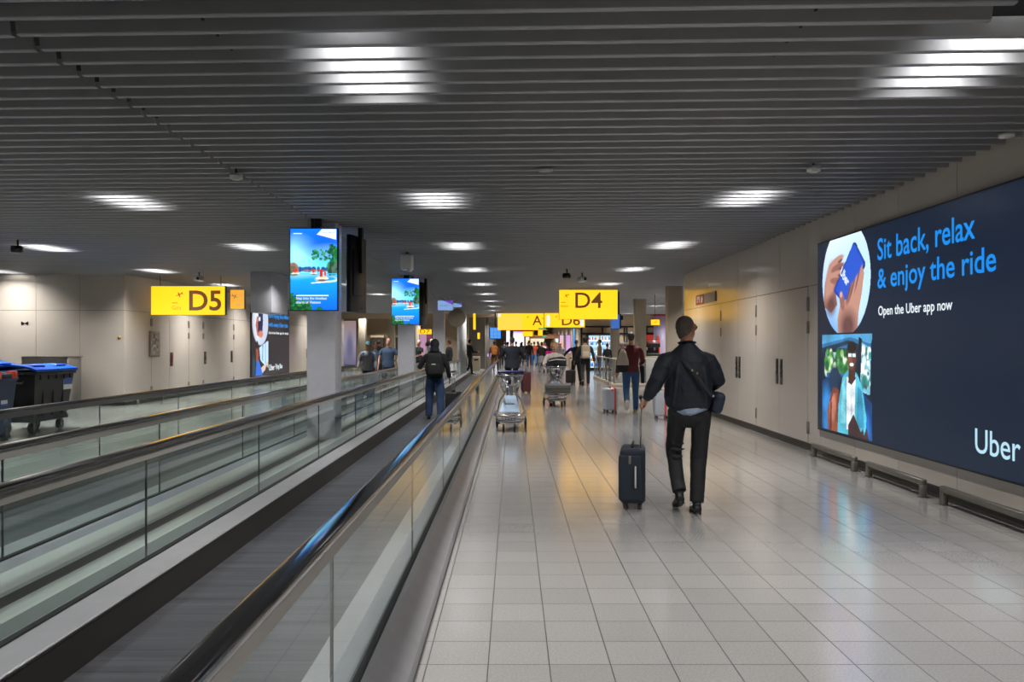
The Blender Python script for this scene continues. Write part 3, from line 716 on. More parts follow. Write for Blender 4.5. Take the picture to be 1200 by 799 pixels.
# --- hanging advertising screens
def sea_ad():
    p = Paint(116, 200, '1484f0'); p.grad([(0, '0a68d8'), (.12, '0a7cec'), (.38, '18a4f0'), (.46, '7fdcf4'), (.6, '5ce0fa'), (.72, '38c4fc'), (.86, '1478f8'), (1, '1478f4')])
    p.ell(.12, .66, .35, .18, 'a4f0fc', 1.4); p.ell(.75, .82, .4, .12, '1466f0', 1.4); p.ell(.8, .70, .3, .08, '6cb0fc', 1.4)
    p.poly([(.56,1),(.70,1),(.99,1),(.99,.855),(.56,.925),(.70,.99)], '1478f4'); p.poly([(.68,.995),(.98,.995),(.98,.865),(.56,.93)], 'e4ecfa')
    for k, x in enumerate((.70,.735,.77,.81,.84,.88,.92)): p.rect(x, x+.018, .948, .960, '8c98b0')
    for k, (a, b) in enumerate(((.06,.25),)): p.rect(a, b, .935, .946, 'e8f4ff')
    g = random.Random(8)
    for i in range(26): p.ell(g.uniform(.12,.85), .50, g.uniform(.03,.07), g.uniform(.015,.035), g.choice(['2a5ca0','3468b0','1f4c90']), .4)
    for i in range(10): p.ell(g.uniform(.22,.7), .485, .04, .008, g.choice(['a06a5c','c07a68','8c5c50']), .5)
    p.ell(.06, .50, .12, .085, '8c7a70', .25); p.blobs(16, (.0,.15,.46,.56), (.015,.04), ['b87c60','4c6c50','6c5850','9c5040'], 4)
    p.ell(.92, .52, .14, .09, '2c6a4c', .3); p.blobs(26, (.82,1,.46,.58), (.02,.045), ['1c5038','3c8050','587060','24483c'], 5)
    p.rect(0, 1, .44, .452, '48c8e8')
    p.ell(.80, .375, .26, .035, 'c4ecf8', .3); p.ell(.76, .385, .22, .025, '1c9cf0', .4)
    for cx, cy, s in ((.68,.40,1.), (.50,.455,.5), (.11,.455,.6)):
        p.ell(cx, cy-.01*s, .14*s, .02*s, 'f0e8dc', .25); p.ell(cx, cy+.008*s, .10*s, .016*s, 'dccaa8', .3); p.ell(cx, cy-.035*s, .10*s, .014*s, '6a5a50', .7)
        p.poly([(cx-.05*s,cy+.01*s),(cx-.055*s,cy+.09*s),(cx-.02*s,cy+.105*s),(cx+.012*s,cy+.09*s),(cx+.012*s,cy+.01*s)], 'e02818')
        p.poly([(cx+.05*s,cy+.02*s),(cx+.045*s,cy+.08*s),(cx+.08*s,cy+.085*s),(cx+.09*s,cy+.02*s)], 'e84030')
    p.poly([(.44,.325),(.6,.33),(.9,.345),(.92,.352),(.6,.345),(.46,.338)], 'f4f4f4')
    p.blobs(70, (.46,1.0,.62,.74), (.012,.032), ['1c6c3c','2c8c4c','184c34','3ca05c'], 6, .6); p.blobs(40, (.85,1,.6,.8), (.02,.04), ['1c6c3c','2c8c4c','184c34'], 9, .7)
    p.blobs(120, (-.02,.42,-.02,.10), (.02,.05), ['0c4c2c','1c6c34','143c2c','2c8c3c'], 7, .6); p.blobs(30, (-.02,.14,.1,.2), (.02,.04), ['0c4c2c','1c6c34'], 10, .6); p.ell(.62,.01,.06,.03,'1c6c34',.4)
    p.rect(.12, .82, .172, .186, 'd8eafc')
    return p
AD = sea_ad()
adw, adh = .66, 1.15
def ad_screen(x0, y, z0, w, h, label, name='advertising_screen'):
    t = thing(name, label, 'screen', (x0, y, 0), group='hanging screens with the sea view advert')
    obj('housing', MB().rbox(-.012, w+.012, .0, .07, z0-.012, z0+h+.012, .006, 1), M['black'], t)
    AD.panel('picture', w, h, M['paint'], t, (0, -.003, z0))
    text('lettering', 'Step into the timeless', .66*w, .042*h, M['wtext'], t, (.12*w, -.004, z0+.118*h), bold=.02)
    text('lettering', 'charm of Vietnam', .53*w, .034*h, M['wtext'], t, (.12*w, -.004, z0+.078*h), bold=.02)
    obj('bracket', MB().box(w*.5-.05, w*.5+.09, .04, .1, z0+h*.4, CEIL+.1).box(w*.5-.02, w*.5+.0, .03, .1, z0+h, CEIL+.1), M['black'], t)
    return t
ad_screen(-3.15, 11.12, 2.055, .66, 1.15, 'large hanging screen with a sea and red-sailed boats, nearest column')
ad_screen(-3.10, 20.1, 2.075, .70, 1.17, 'smaller looking hanging screen with the same sea view, second column')
def side_screen(x, y, z0, label, a):
    t = thing('side_screen', label, 'screen', (x, y, 0), a, group='black backs of angled hanging screens')
    obj('housing', MB().rbox(-.33, .33, -.035, .035, z0, z0+1.17, .008, 1).rbox(-.25, .25, -.06, -.03, z0+.25, z0+.95, .01, 1), M['black'], t)
    obj('label_plate', MB().box(.1, .2, -.04, -.035, z0+.04, z0+.08), M['dsteel'], t)
    AD.panel('picture', .64, 1.14, M['paint'], t, (.32, .037, z0+.015), PI)
    obj('bracket', MB().box(-.04, .04, -.1, -.04, z0+.6, CEIL+.1), M['black'], t)
side_screen(-2.42, 12.15, 2.06, 'black back of the angled screen beside the nearest column', R(80))
side_screen(-2.44, 21.4, 2.07, 'black back of the angled screen beside the second column', R(80))
# purple hanging panels on the third column
p = Paint(40, 26, '8fb4ec'); p.poly([(.35,1),(1,.55),(1,1)], '7a4cc0'); p.blobs(1, (0,.1,0,.1), (.01,.02), ['8fb4ec'], 1)
for k in range(9): p.rect(.18+k*.07, .22+k*.07, .42, .54, '6a84b8')
M['paint_dim'] = paint_mat('dim_picture', .8)
t = thing('hanging_panel', 'pale blue and purple hanging panel at the third column', 'sign', (-2.80, 29.3, 0)); obj('housing', MB().box(-.01, .57, 0, .06, EYE+1.25, EYE+1.63), M['white'], t); p.panel('picture', .56, .36, M['paint_dim'], t, (0, -.003, EYE+1.26))
obj('hanger_rod', MB().cyl((.1,.03,EYE+1.6), (.1,.03,CEIL+.1), .01), M['steel'], t); obj('hanger_rod', MB().cyl((.46,.03,EYE+1.6), (.46,.03,CEIL+.1), .01), M['steel'], t)
t = thing('hanging_panel', 'second small pale blue panel above the round disc', 'sign', (-2.55, 33, 0)); obj('housing', MB().box(0, .4, 0, .05, EYE+1.54, EYE+1.72), M['white'], t); p.panel('picture', .4, .16, M['paint_dim'], t, (0, -.003, EYE+1.55))
t = thing('round_disc', 'round grey-brown disc hanging between the third and white pillars', 'disc', (-2.44, 34, EYE+1.13)); obj('disc', MB().cyl((0,0,0), (0,.05,0), .39, 40), M['colwarm'], t); obj('hanger_rod', MB().cyl((0,.02,.3), (0,.02,.72), .01), M['steel'], t)

# flight information screens
p = Paint(48, 40, '1470d0'); 
for r in range(9): p.rect(.04, .96, .08+r*.1, .11+r*.1, '7cc4f4')
for c in (.34, .67): p.rect(c-.01, c+.01, 0, 1, '0a3c80')
p.grad
t = thing('flight_display', 'bright blue flight information screens under the long yellow sign', 'screen', (-1.27, 43.5, 0), R(20)); obj('housing', MB().box(-.02, .66, 0, .1, EYE+.28, EYE+.95), M['black'], t); p.panel('picture', .64, .62, M['paint'], t, (0, -.003, EYE+.3)); obj('bracket', MB().box(.3, .36, .03, .08, EYE+.9, CEIL+.1), M['black'], t)
t = thing('monitor', 'tilted blue monitor on a black bracket right of the D4 sign', 'screen', (3.5, 26.5, EYE+.5), R(-77)); obj('housing', MB().box(-.42, .42, -.04, .0, 0, .5), M['black'], t)
q = Paint(10, 10, '2a6cc8').panel('picture', .8, .46, M['paint_dim'], t, (-.4, -.043, .02)); obj('bracket', MB().box(-.06, .06, 0, .08, .2, CEIL-EYE-.3).box(-.1, .3, .05, .12, .3, .45), M['black'], t)

# ceiling devices
def device(kind, x, y, label, s=1.):
    t = thing(kind, label, kind.split('_')[-1], (x, y, CEIL), group=None)
    return t
def speaker(x, y, drop, r, label):
    t = thing('ceiling_speaker', label, 'speaker', (x, y, CEIL))
    obj('stem', MB().cyl((0,0,.1), (0,0,-drop), .012, 10), M['blackm'], t)
    obj('speaker_body', MB().cyl((0,0,-drop), (0,0,-drop-.045), r, 28).cyl((0,0,-drop-.045), (0,0,-drop-.058), r*.8, 28, r*.6), M['white'], t)
speaker(-2.84, 8.05, .03, .065, 'white round ceiling device hanging over the nearest walkway')
speaker(2.95, 7.7, .03, .065, 'white round ceiling device hanging near the right wall')
def camera(x, y, label, m='white', a=0):
    t = thing('security_camera', label, 'camera', (x, y, CEIL), a)
    obj('mount', MB().cyl((0,0,.1), (0,0,-.1), .018, 10), M['blackm'], t)
    b = obj('camera_body', MB().rbox(-.09, .09, -.14, .12, -.22, -.1, .03, 3), M[m], t)
    obj('lens', MB().cyl((.02,-.16,-.16), (.02,-.13,-.16), .035, 16), M['black'], b)
camera(-7.75, 19.4, 'white security camera hanging above the D5 sign')
camera(1.73, 19.6, 'white security camera hanging above the D4 sign', a=.3)
camera(1.28, 18.6, 'black camera hanging above and left of the D4 sign', 'black', -.2)
camera(-8.45, 13.4, 'small black ceiling camera above the bins', 'black', .4)
t = thing('projector', 'white box projector under the ceiling above the second screen', 'projector', (-2.05, 15.2, 0)); obj('mount', MB().cyl((0,0,CEIL+.1), (0,0,CEIL-.02), .03), M['blackm'], t)
obj('body', MB().rbox(-.11, .11, -.15, .15, CEIL-.34, CEIL-.04, .03, 3), M['white'], t); obj('lens', MB().cyl((.06,-.1,CEIL-.38), (.06,-.1,CEIL-.32), .045, 16), M['white'], t)
t = thing('ceiling_sensor', 'flush round sensor in the ceiling near the centre', 'sensor', (.33, 7.95, CEIL-.002)); obj('body', MB().cyl((0,0,0), (0,0,-.015), .075, 24), M['slat'], t)
t = thing('ceiling_sensor', 'small flat device on the ceiling beside the right wall', 'sensor', (4.15, 6.6, CEIL-.002)); obj('body', MB().cyl((0,0,0), (0,0,-.03), .06, 20), M['white'], t)
# ================================================================ waste containers
M['bin_black'] = mat('container_black', '1d1d1e', .5, noise_amt=.1)
M['bin_grey'] = mat('container_bluegrey', '2c3a52', .5)
M['lid_blue'] = mat('lid_blue', '0d4fb4', .4)
M['lid_orange'] = mat('lid_orange', 'd8481a', .45)
M['label_blue'] = mat('label_blue', '2f4f94', .5)
def wheel(mb, x, y, r, w, hub=True):
    mb.cyl((x-w/2, y, r), (x+w/2, y, r), r, 20)
def caster(parent, x, y, r=.09, w=.045, m=None, fork=.07, name='caster'):
    c = obj(name, MB().rbox(x-w*.85, x+w*.85, y-.03, y+.03, r*1.9, r*2.2+.02, .004, 1).box(x-w*.85, x-w*.6, y-.02, y+.02, r*.8, r*2).box(x+w*.6, x+w*.85, y-.02, y+.02, r*.8, r*2).cyl((x,y,r*2.1), (x,y,r*2.1+fork), .015), m or M['dsteel'], parent)
    mb = MB(); wheel(mb, x, y, r, w); mb.cyl((x-w/2-.004, y, r), (x+w/2+.004, y, r), r*.45, 14)
    obj('wheel', mb, M['black'], c); return c
def container(loc, label, grp, tilt=0.):
    t = thing('waste_container', label, 'waste container', loc, group=grp)
    b = MB(); L0, L1, W0, W1 = .50, .60, .30, .385
    vs = [(-W0,-L0,.24),(W0,-L0,.24),(W0,L0,.24),(-W0,L0,.24),(-W1,-L1,1.05),(W1,-L1,1.05),(W1,L1,1.05),(-W1,L1,1.05)]
    b.add(vs, [(0,3,2,1),(4,5,6,7),(0,1,5,4),(1,2,6,5),(2,3,7,6),(3,0,4,7)])
    b.rbox(-W1-.03, W1+.03, -L1-.03, L1+.03, 1.03, 1.09, .012, 2)
    for y in (-.42, -.18, .06, .30, .50): b.box(W1-.07, W1+.012, y-.03, y+.03, .95, 1.04)
    for y in (-.3, 0, .3): b.box(W1-.09, W1-.03, y-.01, y+.01, .3, .98)
    b.box(-W0-.02, W0+.02, -L0-.03, L0+.03, .21, .27)
    obj('body', b, M['bin_black'], t)
    for s in (-1, 1): obj('trunnion', MB().cyl((0, s*(L1+.02), .98), (0, s*(L1+.1), .98), .025).cyl((0, s*(L1+.08), .98), (0, s*(L1+.1), .98), .045), M['bin_black'], t)
    obj('side_handle', MB().tube([(-.2,-L1-.02,.93), (-.2,-L1-.07,.9), (.2,-L1-.07,.9), (.2,-L1-.02,.93)], .014), M['dsteel'], t)
    lid = MB()
    for ya, yb in ((-L1-.04, .01), (.02, L1+.04)):
        pts = [(-W1-.05, 1.10+tilt*.8), (-W1*.5, 1.17+tilt), (0, 1.185+tilt*.6), (W1*.6, 1.16+tilt*.3), (W1+.05, 1.09), (W1+.05, 1.13), (W1*.6, 1.19+tilt*.3), (0, 1.215+tilt*.6), (-W1*.5, 1.20+tilt), (-W1-.05, 1.135+tilt*.8)]
        lm = MB().prism(pts, 'y', ya, yb)
        lm.rbox(W1*.2, W1*.8, (ya+yb)/2-.15, (ya+yb)/2+.15, 1.17+tilt*.3, 1.205+tilt*.3, .01, 1)
        obj('lid', lm, M['lid_blue'], t)
    lb = obj('label', MB().box(W1-.022, W1-.012, .28, .56, .74, .96), M['white'], t); lb.rotation_euler = (0, 0, 0)
    obj('label', MB().box(W1-.012, W1-.008, .285, .555, .83, .955), M['label_blue'], t)
    for x in (-.22, .22):
        for y in (-.42, .42): caster(t, x, y, .1, .05)
    return t
container((-8.62, 14.13, 0), 'black wheeled container with blue lids nearest the walkway', 'black containers with blue lids')
container((-9.55, 14.0, 0), 'black wheeled container with raised blue lids behind the first one', 'black containers with blue lids', .09)
def wheelie(loc, label):
    t = thing('wheelie_bin', label, 'bin', loc, group='blue-grey bins with orange lids')
    b = MB(); vs = [(-.2,-.2,.1),(.2,-.2,.1),(.2,.2,.1),(-.2,.2,.1),(-.26,-.29,1.0),(.26,-.29,1.0),(.26,.29,1.0),(-.26,.29,1.0)]
    b.add(vs, [(0,3,2,1),(4,5,6,7),(0,1,5,4),(1,2,6,5),(2,3,7,6),(3,0,4,7)]); b.rbox(-.28, .28, -.31, .31, .98, 1.03, .01, 1)
    obj('body', b, M['bin_grey'], t)
    obj('lid', MB().rbox(-.285, .285, -.32, .32, 1.04, 1.09, .02, 2).rbox(-.2, .2, -.2, .2, 1.08, 1.12, .02, 2), M['bin_grey'], t)
    for s in (-1, 1): obj('lid_clasp', MB().rbox(.17, .295, s*.2-.07, s*.2+.07, 1.01, 1.13, .02, 2).cyl((.3, s*.2, 1.07), (.27, s*.2, 1.07), .03), M['lid_orange'], t)
    obj('label', MB().box(.232, .238, -.09, .09, .56, .74), M['label_blue'], t); obj('label', MB().box(.236, .240, -.08, .08, .60, .66), M['white'], t)
    for x in (-.18, .18): caster(t, x, .1, .09, .045); 
    caster(t, 0, -.14, .07, .04)
    return t
wheelie((-8.48, 12.72, 0), 'blue-grey bin with orange clasps at the near end of the bins')
wheelie((-9.15, 12.75, 0), 'blue-grey bin with orange clasps, tucked behind its twin')
t = thing('steel_cabinet', 'brushed steel cabinet standing against the wall behind the bins', 'cabinet', (-11.45, 19.3, 0))
obj('body', MB().rbox(-.57, .57, -.1, .5, .02, 1.25, .01, 1).box(-.6, .6, -.12, .52, 1.25, 1.27).box(-.52, .52, -.05, .45, 0, .03), M['steel'], t)
for s in (-1, 1):
    d = obj('door', MB().box(min(.01*s, .55*s), max(.01*s, .55*s), -.112, -.1, .06, 1.2), M['steel'], t)
    obj('handle', MB().rbox(s*.06-.01, s*.06+.01, -.135, -.11, .6, .78, .004, 1), M['black'], d)

# ================================================================ luggage trolleys
M['chrome'] = mat('trolley_chrome', 'b4b4b8', .22, metal=.9)
M['navyp'] = mat('trolley_navy', '161c52', .4)
M['adplate'] = mat('trolley_ad_plate', 'a4bcd4', .35)
M['nosem'] = mat('trolley_bumper', '6c6c70', .35, metal=.3)
def trolley(loc, rz, label):
    t = thing('luggage_trolley', label, 'luggage trolley', loc, rz, 'airport luggage trolleys')
    fr = MB()
    for s in (-1, 1):
        fr.tube([(s*.27,.36,.13), (s*.25,.1,.17), (s*.17,-.42,.15)], .016, 8)
        fr.tube([(s*.27,.36,.13), (s*.27,.34,.25), (s*.2,.2,.52), (s*.09,.16,.68), (s*.09,.2,.80), (s*.22,.34,1.04)], .016, 8)
    for y, w in ((.3,.26), (.1,.24), (-.1,.22), (-.3,.19)): fr.tube([(-w,y,.16), (w,y,.16)], .010, 6)
    fr.box(-.045, .045, .14, .2, .55, .80)
    obj('frame', fr, M['chrome'], t)
    obj('platform', MB().prism([(-.25,.32),(.25,.32),(.18,-.4),(-.18,-.4)], 'z', .165, .18), M['nosem'], t)
    mt = Matrix.Translation((0, -.02, .47)) @ Matrix.Rotation(R(-32), 4, 'X')
    pl = MB().prism([(-.19,-.17),(.19,-.17),(.10,.17),(-.10,.17)], 'y', -.012, .012); pl.v = [tuple(mt @ Vector(v)) for v in pl.v]
    pp = obj('advert_plate', pl, M['adplate'], t)
    q = MB().box(-.085, .085, -.016, -.013, -.012, .006); q.v = [tuple(mt @ Vector(v)) for v in q.v]; obj('advert_mark', q, M['ycase'], pp)
    bm_ = MB(); bm_.tube([(-.27,.0,.33), (-.26,-.3,.30), (-.15,-.47,.29), (.15,-.47,.29), (.26,-.3,.30), (.27,.0,.33)], .026, 10)
    bm_.tube([(-.24,-.1,.21), (-.22,-.34,.20), (-.12,-.46,.20), (.12,-.46,.20), (.22,-.34,.20), (.24,-.1,.21)], .018, 8)
    for x in (-.12, -.06, 0, .06, .12): bm_.tube([(x,-.465,.29), (x*.9,-.48,.24), (x*.8,-.46,.20)], .008, 6)
    bm_.tube([(-.25,-.2,.3), (-.1,-.25,.26), (.1,-.25,.26), (.25,-.2,.3)], .012, 6)
    obj('bumper', bm_, M['chrome'], t)
    b = MB()
    for z, w, d0, d1 in ((.69,.13,-.02,.16), (.78,.17,-.07,.19), (.88,.20,-.11,.22), (.97,.23,-.14,.25), (1.0,.24,-.15,.26)):
        b.tube([(-w,d0,z), (w,d0,z), (w,d1,z), (-w,d1,z), (-w,d0,z)], .006 if z < 1 else .011, 6)
    for k in range(-4, 5):
        b.tube([(k*.032,-.02,.69), (k*.058,-.15,1.0)], .0045, 5); b.tube([(k*.032,-.02,.69), (k*.032,.16,.69), (k*.058,.26,1.0)], .0045, 5)
    for s in (-1, 1):
        for k in range(5): b.tube([(s*.13,.0+k*.035,.69), (s*.24,-.11+k*.085,1.0)], .0045, 5)
    obj('basket', b, M['chrome'], t)
    obj('handle', MB().rbox(-.25, .25, .22, .36, 1.02, 1.075, .022, 3), M['navyp'], t)
    obj('brake_bar', MB().rbox(-.03, .03, -.155, -.12, .84, .93, .01, 2), M['navyp'], t)
    for s in (-1, 1):
        obj('wheel', MB().cyl((s*.27-.02,.38,.085), (s*.27+.02,.38,.085), .085, 20).cyl((s*.27-.024,.38,.085), (s*.27+.024,.38,.085), .03, 10), M['black'], t)
        obj('wheel', MB().cyl((s*.10-.018,-.36,.07), (s*.10+.018,-.36,.07), .07, 18).cyl((s*.10-.022,-.36,.07), (s*.10+.022,-.36,.07), .025, 10), M['black'], t)
    return t
trolley((-.05, 14.45, 0), R(-3), 'empty chrome luggage trolley with navy handle beside the handrail')
trolley((1.10, 20.0, 0), R(4), 'chrome luggage trolley carrying a grey suitcase, pushed by a woman')

# ================================================================ suitcases
def suitcase(loc, rz, w, d, h, col, label, handle=0, style='soft', hx=0, lean=0., wheels=True, group=None, rough=.5, hgt=1.02):
    t = thing('suitcase', label, 'suitcase', loc, rz, group)
    if lean: t.rotation_euler = (lean, 0, rz)
    m = mat('suitcase_'+col, col, rough, noise_amt=.05)
    z0 = .06 if wheels else 0
    b = MB().rbox(-w/2, w/2, -d/2, d/2, z0, z0+h, min(w, d)*.16, 4)
    if style == 'hard':
        for k in range(-2, 3): b.rbox(-w/2-.004, w/2+.004, k*d*.15-.008, k*d*.15+.008, z0+.05, z0+h-.05, .004, 1)
    body = obj('body', b, m, t)
    if style == 'soft':
        obj('zip_panel', MB().rbox(-w/2-.012, w/2-.03, -d/2-.025, -d/2+.05, z0+.03, z0+h-.06, .02, 3), m, t)
        obj('zip', MB().box(-w/2-.004, w/2+.004, -d/2+.055, -d/2+.062, z0+.02, z0+h-.03), M['black'], t)
        obj('top_handle', MB().tube([(0,-.1,z0+h-.01), (0,-.08,z0+h+.035), (0,.08,z0+h+.035), (0,.1,z0+h-.01)], .012), M['black'], t)
    else: obj('top_handle', MB().rbox(-.015, .015, -.08, .08, z0+h-.004, z0+h+.025, .008, 2), M['black'], t)
    if handle:
        hb = MB()
        for s in (-1, 1): hb.tube([(hx, s*.085, z0+h-.02), (hx, s*.085, hgt)], .0085, 8)
        hh = obj('pull_handle', hb, M['steel'], t)
        obj('grip', MB().rbox(hx-.016, hx+.016, -.11, .11, hgt-.012, hgt+.02, .01, 2), M['black'], hh)
    if wheels:
        for x in (-w/2+.05, w/2-.05):
            for y in (-d/2+.05, d/2-.05):
                c = obj('caster', MB().rbox(x-.022, x+.022, y-.022, y+.022, .038, .07, .005, 1), M['black'], t)
                obj('wheel', MB().cyl((x-.018, y, .025), (x-.005, y, .025), .025, 14).cyl((x+.005, y, .025), (x+.018, y, .025), .025, 14), M['black'], c)
    return t
s = suitcase((1.165, 7.62, 0), R(-10), .235, .40, .52, '17222f', 'navy soft suitcase rolled by the man in the dark jacket', 1, hx=.075, hgt=1.055, rough=.75)
o = s
obj('side_handle', MB().tube([(.03,-.232,.22), (.03,-.25,.24), (.03,-.25,.40), (.03,-.232,.42)], .008), M['white'], s)
obj('brand_patch', MB().box(-.135,-.131,-.16,-.10,.34,.42).rbox(-.035,-.012,-.230,-.224,.44,.52,.002,1), M['dsteel'], s)
s = suitcase((2.24, 18.1, 0), R(8), .30, .36, .50, 'a9adb8', 'pale suitcase with an orange strap behind the man in the red sweater', 1, 'hard', hgt=.98, group='pale hard suitcases with an orange strap')
obj('strap', MB().rbox(.055, .095, -.19, .19, .055, .568, .006, 1), M['lid_orange'], s); obj('logo_patch', MB().box(-.02, .03, -.187, -.183, .50, .54), M['lid_orange'], s)
s = suitcase((3.13, 16.6, 0), R(-4), .30, .36, .54, 'a9adb8', 'pale suitcase with an orange strap beyond the man in the dark jacket', 1, 'hard', hgt=.98, group='pale hard suitcases with an orange strap')
obj('strap', MB().rbox(.055, .095, -.19, .19, .055, .608, .006, 1), M['lid_orange'], s)
suitcase((-1.20, 15.85, .012), R(-15), .25, .36, .54, '17181b', 'black suitcase beside the woman with the backpack on the walkway', 1, 'hard', hgt=1.0)
suitcase((.42, 25.2, 0), R(10), .28, .36, .62, '4a1c24', 'burgundy suitcase beside the man behind the empty trolley', 1, 'hard', hgt=1.02)
suitcase((2.25, 30.6, 0), R(-20), .34, .36, .5, '1b1b1d', 'black suitcase with pulled handle just behind the blonde woman', 1, 'hard')
suitcase((-4.35, 24.4, .012), 0, .3, .36, .55, '2a2a30', 'dark suitcase on the far walkway among the travellers', 1, 'hard')
suitcase((1.9, 53.6, 0), 0, .4, .3, .6, '222226', 'small black suitcase far down the corridor', 1, 'hard')
# luggage on the second trolley
t = thing('suitcase', 'grey suitcase lying across the trolley platform', 'suitcase', (1.12, 19.55, .345), R(4))
obj('body', MB().rbox(-.31, .31, -.17, .22, 0, .24, .05, 4), mat('case_grey', '55534f', .6), t)
obj('zip', MB().box(-.312, .312, -.172, .222, .11, .125), M['black'], t)
t = thing('duffel_bag', 'black and white bag resting on the trolley basket before the blonde woman', 'bag', (1.12, 20.02, .97), R(4))
link('body', fuse(MB().ell((0,0,.13), (.26,.14,.14)).ell((.08,-.02,.2), (.18,.1,.08)).rbox(-.24,.24,-.11,.11,.0,.2,.06,3), .02), cm('1a1a1c'), t)
obj('stripe', MB().tube([(-.22,-.10,.17), (-.05,-.15,.21), (.22,-.10,.2)], .014), cm('b0aca6'), t)

# ================================================================ glass fence on the right
t = thing('glass_fence', 'steel and glass railing around the opening behind the man in red', 'railing', (3.72, 28.9, 0))
def fence_run(p, q, k):
    p, q = Vector(p), Vector(q); d = (q-p); L = d.length; u = d.normalized(); ang = math.atan2(u.y, u.x)
    mt = Matrix.Translation(p) @ Matrix.Rotation(ang, 4, 'Z')
    obj('handrail', MB().rbox(-.04, L+.04, -.045, .045, 1.0, 1.05, .015, 2, mt), M['colwarm'], t)
    obj('kerb', MB().rbox(-.06, L+.06, -.07, .07, 0, .12, .006, 1, mt), M['colwarm'], t)
    for i in range(k+1):
        a = i*L/k; obj('post', MB().box(a-.022, a+.022, -.022, .022, .1, 1.0, mt), M['dsteel'], t)
        if i < k: obj('glass_panel', MB().box(a+.03, a+L/k-.03, -.005, .005, .15, .98, mt), M['cglass'], t)
fence_run((0,0,0), (.05,7.3,0), 6)
fence_run((0,0,0), (3.6,.9,0), 3)
t = thing('counter', 'low beige counter with a pale top behind the glass railing', 'counter', (6.2, 32.2, 0)); obj('body', MB().rbox(-1.3, 1.3, 0, .6, 0, 1.02, .01, 1), M['white'], t); obj('worktop', MB().rbox(-1.35, 1.35, -.04, .64, 1.02, 1.07, .01, 1), M['colwarm'], t)
t = thing('coffee_machine', 'black coffee machine on the beige counter', 'coffee machine', (5.72, 32.4, 1.07)); obj('body', MB().rbox(-.4, .35, -.1, .25, .0, .12, .02, 2).rbox(-.4, .35, -.1, .25, .36, .55, .02, 2).box(-.36,.31,.05,.22,.1,.4), M['black'], t); obj('top_rail', MB().tube([(-.38,-.08,.55), (-.38,-.08,.62), (.33,-.08,.62), (.33,-.08,.55)], .012), M['steel'], t)
obj('group_head', MB().cyl((-.2,-.06,.25), (-.2,-.06,.36), .03), M['steel'], t); obj('group_head', MB().cyl((.12,-.06,.25), (.12,-.06,.36), .03), M['steel'], t)
t = thing('cash_register', 'dark cash register screen on the counter next to the lilac pillar', 'register', (6.75, 32.3, 1.07)); obj('base', MB().rbox(-.1,.1,0,.16,0,.03,.008,1).cyl((0,.08,.02),(0,.08,.2),.02), M['black'], t); obj('screen', MB().rbox(-.19,.19,.02,.06,.15,.42,.01,2), M['black'], t)
M['lilac'] = mat('lilac_pillar', 'b3a8c6', .35, emit=lin('8a80a8'), estr=.12)
t = thing('display_pillar', 'round lilac pillar with a red graphic behind the railing', 'pillar', (6.55, 34.5, 0)); obj('shaft', MB().cyl((0,0,0), (0,0,2.78), .36, 36), M['lilac'], t); obj('cap', MB().rbox(-.42,.42,-.42,.42,2.78,2.86,.02,1), M['red'], t)
obj('red_graphic', MB().prism([(-.3,1.0),(-.18,1.0),(-.15,1.5),(-.2,1.9),(-.27,1.95),(-.3,1.6)], 'y', -.37, -.2), M['lid_orange'], t)
t = thing('shop_poster', 'red shop poster with a dark figure beyond the counter', 'poster', (7.5, 46.9, 0)); p = Paint(24, 40, 'a82418'); p.ell(.35,.5,.2,.35,'1c1214',.4); p.ell(.35,.82,.1,.09,'6a4436',.4); p.ell(.75,.3,.1,.25,'e04030',.6)
obj('frame', MB().box(-.03,1.13,0,.06,.75,2.15), M['black'], t); p.panel('picture', 1.1, 1.34, M['paint_dim'], t, (0,-.004,.78))
# shop fridge shelves
t = thing('drinks_cooler', 'brightly lit drinks cooler with blue and white rows in the far shop', 'cooler', (4.45, 46.6, 0))
obj('cabinet', MB().box(0,.05,0,.8,0,2.18).box(1.4,1.45,0,.8,0,2.18).box(0,1.45,0,.8,2.1,2.18).box(0,1.45,.75,.8,0,2.18).box(0,1.45,0,.8,0,.15).box(.70,.74,0,.05,0,2.1), M['black'], t)
p = Paint(60, 70, '9ccce8'); g = random.Random(3)
for r in range(6):
    for c_ in range(18): p.rect(c_/18+.006, c_/18+.05, r/6+.03, r/6+.03+g.uniform(.07,.11), g.choice(['e8f0f4','3a78c8','1c4c9c','c8dce8','d8b040','8cb8dc','b03c40','2c6cb8']))
    p.rect(0, 1, r/6, r/6+.02, 'f4f8fa')
p.panel('lit_back', 1.34, 1.9, M['paint'], t, (.055, .3, .18))
for r in range(5): obj('shelf', MB().box(.05, 1.4, .05, .7, .16+r*.38, .18+r*.38), M['white'], t)
t = thing('snack_display', 'pale shelf unit with snacks beside the drinks cooler', 'display', (6.1, 45.6, 0)); obj('unit', MB().box(0,.04,0,.4,0,1.65).box(.7,.74,0,.4,0,1.65).box(0,.74,.36,.4,0,1.65).box(0,.74,0,.4,1.6,1.65), M['white'], t)
for r in range(4): sh = obj('shelf', MB().box(.04,.7,.02,.36,.3+r*.32,.32+r*.32), M['white'], t); obj('snack_packets', MB().rbox(.08,.3,.08,.3,.32+r*.32,.5+r*.32,.02,1).rbox(.36,.64,.08,.3,.32+r*.32,.48+r*.32,.02,1), M['colwarm'], sh)
